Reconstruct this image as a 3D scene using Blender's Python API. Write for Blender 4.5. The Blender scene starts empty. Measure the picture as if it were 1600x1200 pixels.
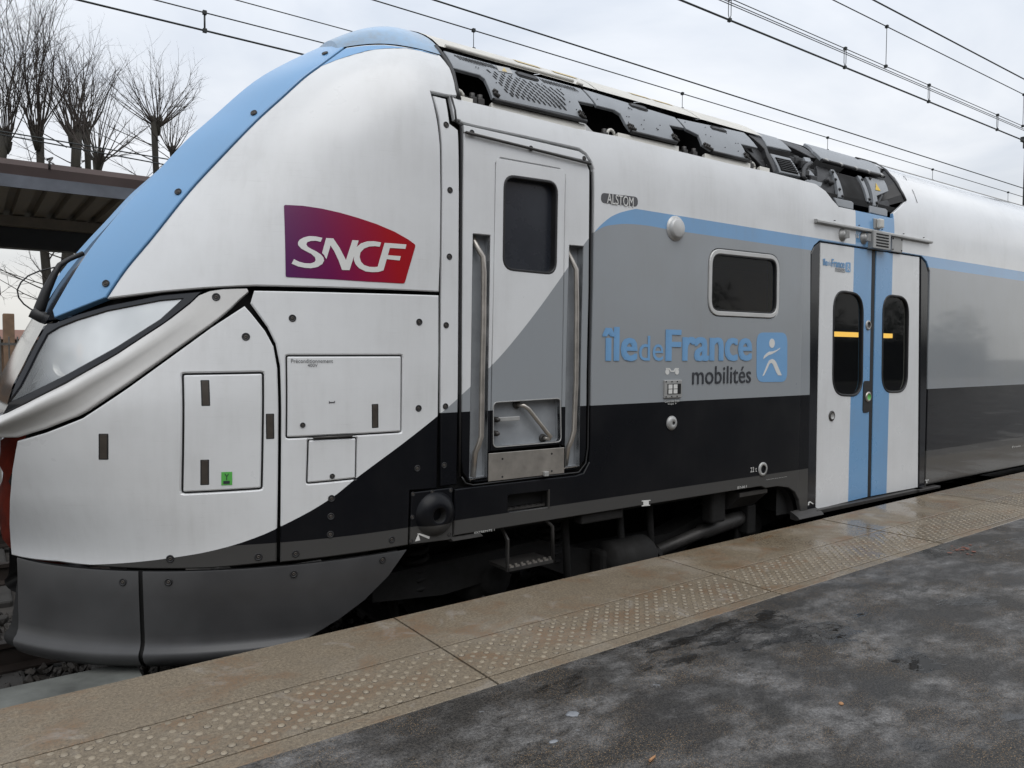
import bpy, bmesh, math, random
from mathutils import Vector, Matrix
from mathutils.geometry import delaunay_2d_cdt

# ------------------------------------------------------------------ camera, sky, sun, exposure
scene = bpy.context.scene
COL = scene.collection
R = math.radians
YAW, PITCH, ROLL = R(35.772), R(2.421), R(0.3175)
CAM_H = 1.25
cam_data = bpy.data.cameras.new('camera')
cam_data.sensor_width = 36.0
cam_data.lens = 1172.71 / 1600 * 36.0
cam_data.clip_start = 0.05
cam_data.clip_end = 2000
cam = bpy.data.objects.new('camera', cam_data)
COL.objects.link(cam)
_f = Vector((math.sin(YAW)*math.cos(PITCH), math.cos(YAW)*math.cos(PITCH), -math.sin(PITCH)))
_r = Vector((math.cos(YAW), -math.sin(YAW), 0))
_u = _r.cross(_f)
_r2 = _r*math.cos(ROLL) + _u*math.sin(ROLL)
_u2 = _u*math.cos(ROLL) - _r*math.sin(ROLL)
cam.matrix_world = Matrix(((_r2.x, _u2.x, -_f.x, 0), (_r2.y, _u2.y, -_f.y, 0), (_r2.z, _u2.z, -_f.z, CAM_H), (0, 0, 0, 1)))
scene.camera = cam

SUN_ELEV, SUN_AZ = R(58), R(200)          # azimuth measured from +Y towards +X: behind the photographer
world = bpy.data.worlds.new('World')
scene.world = world
world.use_nodes = True
wn, wl = world.node_tree.nodes, world.node_tree.links
wn.clear()
w_out = wn.new('ShaderNodeOutputWorld')
sky = wn.new('ShaderNodeTexSky'); sky.sky_type = 'NISHITA'; sky.sun_disc = False
sky.sun_elevation = SUN_ELEV; sky.sun_rotation = SUN_AZ
sky.air_density = 1.5; sky.dust_density = 4
bg_sky = wn.new('ShaderNodeBackground'); bg_sky.inputs['Strength'].default_value = 0.08
wl.new(sky.outputs[0], bg_sky.inputs['Color'])
# overcast cloud deck: even grey, brighter towards the zenith as an overcast sky is, soft cloud structure
tc = wn.new('ShaderNodeTexCoord')
sep = wn.new('ShaderNodeSeparateXYZ'); wl.new(tc.outputs['Generated'], sep.inputs[0])
def wmath(op, a, b=None):
    n = wn.new('ShaderNodeMath'); n.operation = op
    for i, v in enumerate((a, b)):
        if v is None: continue
        if isinstance(v, (int, float)): n.inputs[i].default_value = v
        else: wl.new(v, n.inputs[i])
    return n.outputs[0]
up = wmath('MAXIMUM', sep.outputs[2], 0.0)
den = wmath('ADD', up, 0.22)
px = wmath('DIVIDE', sep.outputs[0], den); py = wmath('DIVIDE', sep.outputs[1], den)
comb = wn.new('ShaderNodeCombineXYZ'); wl.new(px, comb.inputs[0]); wl.new(py, comb.inputs[1])
cn = wn.new('ShaderNodeTexNoise'); cn.inputs['Scale'].default_value = 1.3; cn.inputs['Detail'].default_value = 6
cn.inputs['Roughness'].default_value = 0.52; cn.inputs['Distortion'].default_value = 0.5
wl.new(comb.outputs[0], cn.inputs['Vector'])
cr = wn.new('ShaderNodeValToRGB')
cr.color_ramp.elements[0].position = 0.34; cr.color_ramp.elements[0].color = (0.62, 0.67, 0.75, 1)
cr.color_ramp.elements[1].position = 0.64; cr.color_ramp.elements[1].color = (0.90, 0.92, 0.955, 1)
wl.new(cn.outputs['Fac'], cr.inputs[0])
hz = wn.new('ShaderNodeMix'); hz.data_type = 'RGBA'
hz.inputs[7].default_value = (0.96, 0.93, 0.85, 1)
wl.new(cr.outputs[0], hz.inputs[6])
hr = wn.new('ShaderNodeMapRange'); hr.inputs[1].default_value = 0.22; hr.inputs[2].default_value = 0.0
hr.inputs[3].default_value = 0.0; hr.inputs[4].default_value = 0.75
wl.new(up, hr.inputs[0]); wl.new(hr.outputs[0], hz.inputs[0])
grad = wmath('ADD', wmath('MULTIPLY', up, 0.66), 0.715)
bg_cl = wn.new('ShaderNodeBackground')
wl.new(hz.outputs[2], bg_cl.inputs['Color']); wl.new(grad, bg_cl.inputs['Strength'])
mx = wn.new('ShaderNodeMixShader'); mx.inputs[0].default_value = 0.93
wl.new(bg_sky.outputs[0], mx.inputs[1]); wl.new(bg_cl.outputs[0], mx.inputs[2])
wl.new(mx.outputs[0], w_out.inputs['Surface'])

sun_data = bpy.data.lights.new('sun', 'SUN')
sun_data.energy = 1.0; sun_data.angle = R(50); sun_data.color = (1.0, 0.985, 0.96)
sun = bpy.data.objects.new('sun', sun_data); COL.objects.link(sun)
sd = Vector((math.sin(SUN_AZ)*math.cos(SUN_ELEV), math.cos(SUN_AZ)*math.cos(SUN_ELEV), math.sin(SUN_ELEV)))
sun.rotation_euler = sd.to_track_quat('Z', 'Y').to_euler()
sun.location = sd*60

vs = scene.view_settings
vs.view_transform = 'Standard'; vs.look = 'None'; vs.exposure = 0.36; vs.gamma = 1.0
vs.use_curve_mapping = False
scene.cycles.max_bounces = 8

# ------------------------------------------------------------------ the shape of the train's side (metres; platform top is z = 0)
WALL_Y = 3.4          # flat side wall plane
MID_Y = 4.8           # centre line of the train
def pchip(pts):
    xs = [float(p[0]) for p in pts]; ys = [float(p[1]) for p in pts]; n = len(xs)
    h = [xs[i+1]-xs[i] for i in range(n-1)]; d = [(ys[i+1]-ys[i])/h[i] for i in range(n-1)]
    m = [d[0]]
    for i in range(1, n-1):
        m.append(0.0 if d[i-1]*d[i] <= 0 else 3*(h[i-1]+h[i])/((2*h[i]+h[i-1])/d[i-1]+(h[i]+2*h[i-1])/d[i]))
    m.append(d[-1])
    def f(x):
        if x <= xs[0]: return ys[0]+m[0]*(x-xs[0])
        if x >= xs[-1]: return ys[-1]+m[-1]*(x-xs[-1])
        i = 0
        while x > xs[i+1]: i += 1
        t = (x-xs[i])/h[i]
        return (ys[i]*(1+2*t)*(1-t)**2 + h[i]*m[i]*t*(1-t)**2 + ys[i+1]*t*t*(3-2*t) - h[i]*m[i+1]*t*t*(1-t))
    return f
ROOF_Z0, ROOF_ZT = 2.2, 3.265
def roof_in(z):       # how far the side leans in towards the roof at height z
    if z <= ROOF_Z0: return 0.0
    q = min(1.0, ((z-ROOF_Z0)/(ROOF_ZT-ROOF_Z0))**2.9)
    return 1.4*(1-math.sqrt(1-q))
def roof_z(ins):
    q = max(0.0, (1.4-ins)/1.4)
    return ROOF_Z0+(ROOF_ZT-ROOF_Z0)*max(0.0, 1-q*q)**(1/2.9)
edge_x = pchip([(-0.3, 0.29), (-0.12, 0.315), (0.06, 0.34), (0.25, 0.36), (0.6, 0.24), (0.85, 0.15), (1.0, 0.12), (1.2, 0.19), (1.41, 0.29), (1.68, 0.43), (1.89, 0.57), (2.11, 0.74), (2.29, 0.88), (2.42, 1.0), (2.66, 1.23), (2.79, 1.40), (2.91, 1.58), (3.05, 1.80), (3.17, 2.02), (3.26, 2.3)])
start_x = pchip([(-0.3, 1.62), (0.25, 1.65), (1.0, 1.80), (1.5, 1.93), (2.0, 1.98), (2.6, 2.0), (3.2, 2.05)])
def nose(z):
    x0 = start_x(z); a = (x0-edge_x(z))/0.82; b = max(0.1, (0.6-roof_in(min(z, 2.95)))/0.4276)
    return x0, a, b
def inset(x, z):
    x0, a, b = nose(z); u = (x0-x)/a
    if u <= 0: return roof_in(z)
    return roof_in(z)+b*(1-math.sqrt(max(0.0, 1-u*u)))

# ------------------------------------------------------------------ helpers
def surf(p, z, off=0.0):
    x0, a, b = nose(z)
    if p >= x0: x, ins = p, roof_in(z)
    else:
        ph = min((x0-p)/a, 1.57); x, ins = x0-a*math.sin(ph), roof_in(z)+b*(1-math.cos(ph))
    v = Vector((x, WALL_Y+ins, z))
    if off: v = v+surf_n(p, z)*off
    return v
def surf_n(p, z):
    e = 0.004
    du = surf(p+e, z)-surf(p-e, z); dv = surf(p, z+e)-surf(p, z-e)
    n = du.cross(dv); n.normalize()
    return n
def to_p(x, z):
    x0, a, b = nose(z); u = (x0-x)/a
    return x if u <= 0 else x0-a*math.asin(min(u, 1.0))

def link(o, parent=None):
    COL.objects.link(o)
    if parent is not None:
        o.parent = parent
        if parent.type == 'EMPTY': o.matrix_parent_inverse = Matrix.Translation(parent.location).inverted()
    return o
def mesh_obj(name, verts, faces, mat, parent=None, smooth=False, mats=None, kind=None, label=None):
    me = bpy.data.meshes.new(name)
    me.from_pydata([tuple(v) for v in verts], [], faces)
    for m in (mat if isinstance(mat, (list, tuple)) else [mat]): me.materials.append(m)
    if smooth is True: me.polygons.foreach_set('use_smooth', [True]*len(me.polygons))
    elif smooth: me.polygons.foreach_set('use_smooth', smooth)
    if mats: me.polygons.foreach_set('material_index', mats)
    me.update()
    o = bpy.data.objects.new(name, me)
    if kind: o['kind'] = kind
    if label: o['label'] = label
    return link(o, parent)
def thing(name, label, cat, loc=(0, 0, 0), group=None):
    o = bpy.data.objects.new(name, None); COL.objects.link(o)
    o.location = loc; o.empty_display_size = 0.3
    tag(o, label, cat, group)
    return o
def tag(o, label, cat, group=None):
    o['label'] = label; o['category'] = cat
    if group: o['group'] = group
    return o

class MB:
    """collects simple shapes into one mesh"""
    def __init__(s): s.v, s.f, s.sm, s.mi = [], [], [], []
    def add(s, v, f, sm=False, mi=0):
        n = len(s.v); s.v += [Vector(q) for q in v]; s.f += [tuple(i+n for i in q) for q in f]
        s.sm += [sm]*len(f); s.mi += [mi]*len(f); return s
    def box(s, a, b, mi=0, bev=0.0):
        x0, y0, z0 = a; x1, y1, z1 = b
        if bev <= 0:
            v = [(x, y, z) for x in (x0, x1) for y in (y0, y1) for z in (z0, z1)]
            f = [(0, 1, 3, 2), (4, 6, 7, 5), (0, 4, 5, 1), (2, 3, 7, 6), (0, 2, 6, 4), (1, 5, 7, 3)]
            return s.add(v, f, False, mi)
        bm = bmesh.new(); bmesh.ops.create_cube(bm, size=1)
        for q in bm.verts: q.co = Vector(((x0+x1)/2+q.co.x*(x1-x0), (y0+y1)/2+q.co.y*(y1-y0), (z0+z1)/2+q.co.z*(z1-z0)))
        bmesh.ops.bevel(bm, geom=bm.edges[:], offset=bev, segments=2, affect='EDGES', profile=0.5)
        bm.verts.index_update()
        s.add([q.co.copy() for q in bm.verts], [tuple(q.index for q in f.verts) for f in bm.faces], False, mi); bm.free(); return s
    def tube(s, pts, r, n=8, mi=0, caps=True, sm=True):
        pts = [Vector(p) for p in pts]; rs = r if isinstance(r, (list, tuple)) else [r]*len(pts)
        base = len(s.v); ref = None; vs_ = []
        for i, p in enumerate(pts):
            t = (pts[min(i+1, len(pts)-1)]-pts[max(i-1, 0)]).normalized()
            if ref is None: ref = Vector((0, 0, 1)) if abs(t.z) < 0.9 else Vector((1, 0, 0))
            u = t.cross(ref).normalized(); w = t.cross(u).normalized(); ref = -w if w.dot(ref) < 0 else w
            u = t.cross(ref).normalized(); w = u.cross(t).normalized()
            for k in range(n):
                a = 2*math.pi*k/n
                vs_.append(p+(u*math.cos(a)+w*math.sin(a))*rs[i])
        f = [(i*n+k, i*n+(k+1) % n, (i+1)*n+(k+1) % n, (i+1)*n+k) for i in range(len(pts)-1) for k in range(n)]
        s.add(vs_, f, sm, mi)
        if caps:
            m = len(pts)-1
            s.f += [tuple(base+k for k in reversed(range(n))), tuple(base+m*n+k for k in range(n))]; s.sm += [False]*2; s.mi += [mi]*2
        return s
    def lathe(s, o, ax, prof, n=16, mi=0, sm=True):
        """prof: list of (radius, height along ax)"""
        o = Vector(o); ax = Vector(ax).normalized(); u = ax.orthogonal().normalized(); w = ax.cross(u); v = []
        for r, h in prof:
            for k in range(n):
                a = 2*math.pi*k/n; v.append(o+ax*h+(u*math.cos(a)+w*math.sin(a))*max(r, 1e-5))
        m = len(prof)
        f = [(i*n+k, i*n+(k+1) % n, (i+1)*n+(k+1) % n, (i+1)*n+k) for i in range(m-1) for k in range(n)]
        mis = mi if isinstance(mi, (list, tuple)) else None
        b = len(s.f); s.add(v, f, sm, 0 if mis else mi)
        if mis:
            for i in range(m-1):
                for k in range(n): s.mi[b+i*n+k] = mis[i]
        return s
    def quad(s, a, b, c, d, mi=0): return s.add([a, b, c, d], [(0, 1, 2, 3)], False, mi)
    def prism(s, poly, axis, d0, d1, mi=0):
        """poly in the two other axes, extruded along axis ('x','y','z') from d0 to d1"""
        def P(a, b, d): return {'x': (d, a, b), 'y': (a, d, b), 'z': (a, b, d)}[axis]
        n = len(poly); v = [P(a, b, d0) for a, b in poly]+[P(a, b, d1) for a, b in poly]
        f = [tuple(range(n)), tuple(range(2*n-1, n-1, -1))]+[(i, n+i, n+(i+1) % n, (i+1) % n) for i in range(n)]
        return s.add(v, f, False, mi)
    def build(s, name, mat, parent=None, kind=None, label=None, fixn=True):
        o = mesh_obj(name, s.v, s.f, mat, parent, s.sm, s.mi, kind, label)
        if fixn:
            bm = bmesh.new(); bm.from_mesh(o.data); bmesh.ops.recalc_face_normals(bm, faces=bm.faces[:]); bm.to_mesh(o.data); bm.free()
        return o

def dense(poly, step, closed=True):
    out = []; n = len(poly)
    for i in range(n if closed else n-1):
        a, b = poly[i], poly[(i+1) % n]; L = math.hypot(b[0]-a[0], b[1]-a[1]); k = max(1, int(math.ceil(L/step)))
        for j in range(k): out.append((a[0]+(b[0]-a[0])*j/k, a[1]+(b[1]-a[1])*j/k))
    if not closed: out.append(tuple(poly[-1]))
    return out
def area2(poly): return sum(poly[i][0]*poly[(i+1) % len(poly)][1]-poly[(i+1) % len(poly)][0]*poly[i][1] for i in range(len(poly)))
def ccw(poly): return list(poly) if area2(poly) > 0 else list(reversed(poly))
def shrink(poly, d):
    """move a counter-clockwise outline inwards by d"""
    n = len(poly); out = []
    for i in range(n):
        p, c, q = poly[i-1], poly[i], poly[(i+1) % n]
        a = (c[0]-p[0], c[1]-p[1]); b = (q[0]-c[0], q[1]-c[1])
        la = math.hypot(*a) or 1e-9; lb = math.hypot(*b) or 1e-9
        na = (-a[1]/la, a[0]/la); nb = (-b[1]/lb, b[0]/lb)
        m = (na[0]+nb[0], na[1]+nb[1]); l = math.hypot(*m)
        if l < 1e-6: out.append((c[0]+na[0]*d, c[1]+na[1]*d)); continue
        k = min(2.0/(l*l), 2.5/l)
        out.append((c[0]+m[0]*k*d, c[1]+m[1]*k*d))
    return out
def inside(p, poly):
    x, y = p; r = False; n = len(poly); j = n-1
    for i in range(n):
        xi, yi = poly[i]; xj, yj = poly[j]
        if (yi > y) != (yj > y) and x < (xj-xi)*(y-yi)/(yj-yi)+xi: r = not r
        j = i
    return r
def rounded(poly, r, seg=5):
    """round the corners of an outline; r one radius or one per corner"""
    n = len(poly); out = []
    for i in range(n):
        ri = r[i] if isinstance(r, (list, tuple)) else r
        p, c, q = Vector(poly[i-1]), Vector(poly[i]), Vector(poly[(i+1) % n])
        if ri <= 0: out.append(tuple(c)); continue
        a = (p-c); b = (q-c); d = min(ri, a.length*0.48, b.length*0.48)
        a = c+a.normalized()*d; b = c+b.normalized()*d
        for k in range(seg+1):
            t = k/seg; out.append(tuple(a*(1-t)**2+c*2*t*(1-t)+b*t*t))
    return out
def panel(name, outline, mat, parent=None, off=0.0, thick=0.02, bevel=0.004, holes=(), res=0.07, label=None, kind=None, flat=None, back=False):
    """a sheet that follows the train's side, with its own rounded edge and depth; outline in (x, z)"""
    outer = ccw(outline)
    def conv(l): return [(to_p(x, z), z) if flat is None else (x, z) for x, z in l]
    def at(q, o): return surf(q[0], q[1], o) if flat is None else Vector((q[0], flat-o, q[1]))
    loops = [(dense(outer, res), 1)]+[(dense(ccw(h), res), -1) for h in holes]
    V, F, SM = [], [], []
    tops = [conv(shrink(l, bevel*s)) for l, s in loops]
    pts = []; edges = []
    for t in tops:
        b = len(pts); pts += [Vector(q) for q in t]; edges += [(b+i, b+(i+1) % len(t)) for i in range(len(t))]
    xs = [q[0] for q in tops[0]]; zs = [q[1] for q in tops[0]]
    if flat is None:
        gx = min(xs)+res*0.5
        while gx < max(xs):
            gz = min(zs)+res*0.5
            while gz < max(zs):
                if (gx < 2.1 or gz > 2.15) and inside((gx, gz), tops[0]) and not any(inside((gx, gz), t) for t in tops[1:]):
                    pts.append(Vector((gx, gz)))
                gz += res if gz < 2.2 else res*0.8
            gx += res if gx < 2.2 else res*3
    v2, _, f2, *_ = delaunay_2d_cdt(pts, edges, [], 0, 1e-5)
    V += [at(q, off) for q in v2]
    for f in f2:
        c = (sum(v2[i][0] for i in f)/len(f), sum(v2[i][1] for i in f)/len(f))
        if inside(c, tops[0]) and not any(inside(c, t) for t in tops[1:]):
            F.append(tuple(f)); SM.append(flat is None)
    for (l, s), t in zip(loops, tops):
        n = len(l); lp = conv(l)
        r0 = [at(q, off) for q in t]; r1 = [at(q, off-bevel) for q in lp]; r2 = [at(q, off-thick) for q in lp]
        for A, B in ((r0, r1), (r1, r2)):
            b = len(V); V += A+B
            for i in range(n):
                j = (i+1) % n
                F.append((b+i, b+n+i, b+n+j, b+j) if s > 0 else (b+j, b+n+j, b+n+i, b+i)); SM.append(False)
    o = mesh_obj(name, V, F, mat, parent, [True]*len(F), None, kind, label)
    me = o.data
    # make the sheet face outwards; its face takes the true normals of the curved side, its edges stay crisp
    if sum(1 for p in me.polygons[:60] if p.normal.y > 0) > min(30, len(me.polygons)/2): me.flip_normals()
    vn = {}; ln = []
    for p, sm in zip(me.polygons, SM):
        for vi in p.vertices:
            if sm:
                if vi not in vn: vn[vi] = tuple(surf_n(v2[vi][0], v2[vi][1]))
                ln.append(vn[vi])
            else: ln.append(tuple(p.normal))
    me.normals_split_custom_set(ln)
    return o
def decal(name, outline, mat, parent=None, off=0.0015, holes=(), label=None, kind=None):
    return panel(name, outline, mat, parent, off, 0.0012, 0.0002, holes, 0.08, label, kind)
def curve_pts(l, n=5):
    """smooth curve through the given points"""
    out = []
    for i in range(len(l)-1):
        p0, p1, p2, p3 = l[max(i-1, 0)], l[i], l[i+1], l[min(i+2, len(l)-1)]
        for k in range(n):
            t_ = k/n
            out.append(tuple(0.5*(2*p1[c]+(p2[c]-p0[c])*t_+(2*p0[c]-5*p1[c]+4*p2[c]-p3[c])*t_*t_+(3*p1[c]-p0[c]-3*p2[c]+p3[c])*t_**3) for c in (0, 1)))
    return out+[tuple(l[-1])]
def ring_outline(c, r, n=20, sx=1.0): return [(c[0]+math.cos(2*math.pi*i/n)*r*sx, c[1]+math.sin(2*math.pi*i/n)*r) for i in range(n)]
def rect(a, b): return [(a[0], a[1]), (b[0], a[1]), (b[0], b[1]), (a[0], b[1])]

def text_mesh(s, bold=0.0, shear=0.0):
    cu = bpy.data.curves.new('lettering', 'FONT'); cu.body = s; cu.offset = bold; cu.shear = shear; cu.resolution_u = 3
    o = bpy.data.objects.new('lettering', cu); COL.objects.link(o)
    bpy.context.view_layer.update()
    ev = o.evaluated_get(bpy.context.evaluated_depsgraph_get()); me = ev.to_mesh()
    v = [(q.co.x, q.co.y) for q in me.vertices]; f = [tuple(p.vertices) for p in me.polygons]
    ev.to_mesh_clear(); bpy.data.objects.remove(o); bpy.data.curves.remove(cu)
    return v, f
def lettering(name, s, x0, x1, z0, z1, mat, parent, bold=0.0, shear=0.0, off=0.003, label=None, flat=None):
    """flat lettering fitted to a rectangle of the side wall"""
    v, f = text_mesh(s, 0.0, shear)
    if bold:                                   # heavier weight: the same glyphs laid over each other, shifted a little
        v0, f0, v, f = v, f, [], []
        for i, (dx, dz) in enumerate([(i_/3-1, j_) for i_ in range(7) for j_ in (-0.45, 0.45)]):
            f += [tuple(k+len(v) for k in q) for q in f0]; v += [(q[0]+dx*bold, q[1]+dz*bold, i*0.00012) for q in v0]
    else: v = [(q[0], q[1], 0.0) for q in v]
    a, b = min(q[0] for q in v), max(q[0] for q in v); c, d = min(q[1] for q in v), max(q[1] for q in v)
    V = []
    for q in v:
        x = x0+(q[0]-a)/(b-a)*(x1-x0); z = z0+(q[1]-c)/(d-c)*(z1-z0)
        V.append(surf(to_p(x, z), z, off+q[2]))
    o = mesh_obj(name, V, f, mat, parent, False, None, None, label)
    if sum(1 for p in o.data.polygons if p.normal.y > 0) > len(o.data.polygons)/2: o.data.flip_normals()
    return o

# ------------------------------------------------------------------ materials
class NT:
    def __init__(s, name):
        s.m = bpy.data.materials.new(name); s.m.use_nodes = True; s.n = s.m.node_tree.nodes; s.l = s.m.node_tree.links
        s.n.clear(); s.out = s.n.new('ShaderNodeOutputMaterial'); s.b = s.n.new('ShaderNodeBsdfPrincipled')
        s.l.new(s.b.outputs[0], s.out.inputs[0]); s.pos = None
    def P(s):
        if s.pos is None: s.pos = s.n.new('ShaderNodeNewGeometry').outputs['Position']
        return s.pos
    def set(s, key, v):
        if isinstance(v, (int, float)): s.b.inputs[key].default_value = v
        elif isinstance(v, tuple): s.b.inputs[key].default_value = v if len(v) == 4 else (*v, 1)
        else: s.l.new(v, s.b.inputs[key])
    def math(s, op, a, b=None, c=None, clamp=False):
        n = s.n.new('ShaderNodeMath'); n.operation = op; n.use_clamp = clamp
        for i, v in enumerate((a, b, c)):
            if v is None: continue
            if isinstance(v, (int, float)): n.inputs[i].default_value = v
            else: s.l.new(v, n.inputs[i])
        return n.outputs[0]
    def scale(s, vec, sc):
        n = s.n.new('ShaderNodeVectorMath'); n.operation = 'MULTIPLY'; s.l.new(vec, n.inputs[0]); n.inputs[1].default_value = sc; return n.outputs[0]
    def noise(s, scale, detail=4, rough=0.55, vec=None, dist=0.0, col=False):
        n = s.n.new('ShaderNodeTexNoise'); n.inputs['Scale'].default_value = scale; n.inputs['Detail'].default_value = detail
        n.inputs['Roughness'].default_value = rough; n.inputs['Distortion'].default_value = dist
        s.l.new(s.P() if vec is None else vec, n.inputs['Vector']); return n.outputs[1 if col else 0]
    def voro(s, scale, vec=None, feat='F1'):
        n = s.n.new('ShaderNodeTexVoronoi'); n.inputs['Scale'].default_value = scale; n.feature = feat
        s.l.new(s.P() if vec is None else vec, n.inputs['Vector']); return n.outputs[0]
    def ramp(s, v, a, b, c=0.0, d=1.0):
        n = s.n.new('ShaderNodeMapRange'); n.clamp = True
        s.l.new(v, n.inputs[0])
        for i, q in enumerate((a, b, c, d)): n.inputs[i+1].default_value = q
        return n.outputs[0]
    def mix(s, fac, a, b, mode='MIX'):
        n = s.n.new('ShaderNodeMix'); n.data_type = 'RGBA'; n.blend_type = mode
        for i, v in ((0, fac), (6, a), (7, b)):
            if isinstance(v, (int, float)): n.inputs[i].default_value = v if i == 0 else (v, v, v, 1)
            elif isinstance(v, tuple): n.inputs[i].default_value = v if len(v) == 4 else (*v, 1)
            else: s.l.new(v, n.inputs[i])
        return n.outputs[2]
    def bump(s, h, strength=0.2, dist=0.01):
        n = s.n.new('ShaderNodeBump'); n.inputs['Strength'].default_value = strength; n.inputs['Distance'].default_value = dist
        s.l.new(h, n.inputs['Height']); s.l.new(n.outputs[0], s.b.inputs['Normal'])
    def sepxyz(s):
        n = s.n.new('ShaderNodeSeparateXYZ'); s.l.new(s.P(), n.inputs[0]); return n.outputs
    def curve(s, v, pts):
        n = s.n.new('ShaderNodeFloatCurve'); c = n.mapping.curves[0]
        pts = sorted(pts)
        c.points[0].location = pts[0]; c.points[1].location = pts[-1]
        for p in pts[1:-1]: c.points.new(*p)
        n.mapping.update(); s.l.new(v, n.inputs[1]); return n.outputs[0]

def wear(t, col, amt=0.16):
    """streaks, haze and fine scuffs on paint"""
    st = t.noise(1.0, 5, 0.6, t.scale(t.P(), (24, 24, 2.4)))
    hz_ = t.noise(2.1, 5, 0.6)
    sc = t.noise(1.0, 3, 0.7, t.scale(t.P(), (5, 5, 120)))
    k = t.math('ADD', t.math('MULTIPLY', t.math('MULTIPLY', t.ramp(st, 0.42, 0.8), t.ramp(hz_, 0.35, 0.65)), amt*0.75), t.math('MULTIPLY', t.ramp(hz_, 0.42, 0.8), amt*0.9))
    k = t.math('ADD', k, t.math('MULTIPLY', t.math('MULTIPLY', t.ramp(sc, 0.58, 0.72), t.ramp(hz_, 0.4, 0.6)), amt*0.5), clamp=True)
    return t.mix(k, col, (0.21, 0.20, 0.175)), hz_, sc
def plain(name, col, rough=0.5, metal=0.0, var=0.12, scale=6.0, bump=0.0, spec=0.5):
    t = NT(name)
    if var:
        n = t.noise(scale, 5, 0.6)
        t.set('Base Color', t.mix(t.ramp(n, 0.3, 0.75), tuple(c*(1-var) for c in col), tuple(min(1, c*(1+var)) for c in col)))
        t.set('Roughness', t.ramp(n, 0.3, 0.7, rough*0.85, min(1, rough*1.15)))
    else: t.set('Base Color', col); t.set('Roughness', rough)
    t.set('Metallic', metal); t.set('Specular IOR Level', spec)
    if bump: t.bump(t.noise(scale*14, 4), bump, 0.004)
    return t.m
WHITE = (0.66, 0.67, 0.675); BLUE = (0.155, 0.325, 0.55); GREY = (0.262, 0.280, 0.296); DARK = (0.0045, 0.005, 0.0068); LOWGREY = (0.058, 0.057, 0.055)

LEFT = [(0.24, 0.238), (0.541, 0.273), (0.719, 0.3), (0.878, 0.329), (1.059, 0.382), (1.168, 0.428), (1.387, 0.538), (1.529, 0.636), (1.807, 0.808), (1.98, 0.921), (2.174, 1.061), (2.298, 1.163), (2.448, 1.301), (2.823, 1.713), (2.91, 1.82), (3.065, 1.985)]+[(3.137, 2.046), (3.216, 2.094), (3.351, 2.14), (3.379, 2.147)]
STRIPE_LOW = [(3.065, 1.981), (3.101, 2), (3.137, 2.016), (3.217, 2.035), (3.353, 2.053)]
def livery():
    t = NT('train_livery_paint'); x, y, z = t.sepxyz()
    xb = t.math('MULTIPLY', t.curve(t.math('MULTIPLY', z, 1/2.4), [(max(0, b/2.4), a/4.0) for a, b in LEFT]), 4.0)
    xs = t.math('MULTIPLY', t.math('SUBTRACT', x, 2.9), 1/0.8, clamp=True)
    zs = t.math('ADD', t.math('MULTIPLY', t.curve(xs, [((a-2.9)/0.8, b-1.6) for a, b in STRIPE_LOW]+[(1.0, STRIPE_LOW[-1][1]-1.6)]), 1.0), 1.6)
    zi = STRIPE_LOW[-1][1]
    col = t.mix(t.math('GREATER_THAN', z, 0.350), LOWGREY, DARK)
    col = t.mix(t.math('GREATER_THAN', z, 0.930), col, GREY)
    col = t.mix(t.math('GREATER_THAN', z, zs), col, BLUE)
    right = t.math('MULTIPLY', t.math('GREATER_THAN', x, xb), t.math('LESS_THAN', z, 2.1525))
    col = t.mix(right, WHITE, col)
    band = t.math('MULTIPLY', t.math('MULTIPLY', t.math('GREATER_THAN', x, BAND[0]), t.math('LESS_THAN', x, BAND[1])), t.math('GREATER_THAN', z, 2.1))
    band = t.math('MULTIPLY', band, t.math('LESS_THAN', z, 2.62))
    col = t.mix(band, col, BLUE)
    c, h, s2 = wear(t, col, 0.17)
    c2, h, s2 = c, h, s2
    isdark = t.math('MULTIPLY', right, t.math('LESS_THAN', z, 0.93))
    t.set('Base Color', t.mix(t.math('MULTIPLY', isdark, 0.9), c, col))
    t.set('Roughness', t.math('SUBTRACT', t.ramp(h, 0.3, 0.7, 0.26, 0.40), t.math('MULTIPLY', t.math('GREATER_THAN', x, 5.2), 0.14)))
    t.set('Coat Weight', t.math('MULTIPLY', t.ramp(x, 6.6, 7.2, 0.25, 0.75), t.math('SUBTRACT', 1.0, t.math('MULTIPLY', isdark, t.ramp(x, 6.6, 7.2, 1.0, 0.4))))); t.set('Coat Roughness', t.ramp(x, 6.6, 7.2, 0.12, 0.045))
    t.set('Specular IOR Level', t.math('SUBTRACT', 0.5, t.math('MULTIPLY', isdark, t.ramp(x, 4.8, 7.2, 0.32, 0.05))))
    t.bump(s2, 0.02, 0.002)
    return t.m
BAND = [q[0] for q in [(5.928, 2.215), (6.546, 2.151)]]
M = {'livery': livery()}
def paint(name, col, amt=0.12, rough=0.3):
    t = NT(name); c, h, s2 = wear(t, col, amt); t.set('Base Color', c); t.set('Roughness', t.ramp(h, 0.3, 0.7, rough*0.85, rough*1.25))
    t.set('Coat Weight', 0.2); t.set('Coat Roughness', 0.15); t.bump(s2, 0.02, 0.002); return t.m
M['white'] = paint('white_paint', WHITE, 0.17)
M['blue'] = paint('blue_paint', BLUE, 0.05)
M['cap'] = paint('grimy_blue_roof_paint', (0.20, 0.36, 0.55), 0.75)
M['frame_white'] = plain('anodised_window_frame', (0.50, 0.50, 0.49), 0.4, metal=0.2, var=0.08)
M['blue_flat'] = plain('blue_print', BLUE, 0.35, var=0.03)
M['skirt'] = plain('dark_grey_skirt_paint', (0.042, 0.042, 0.043), 0.36, var=0.2, scale=3)
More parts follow.
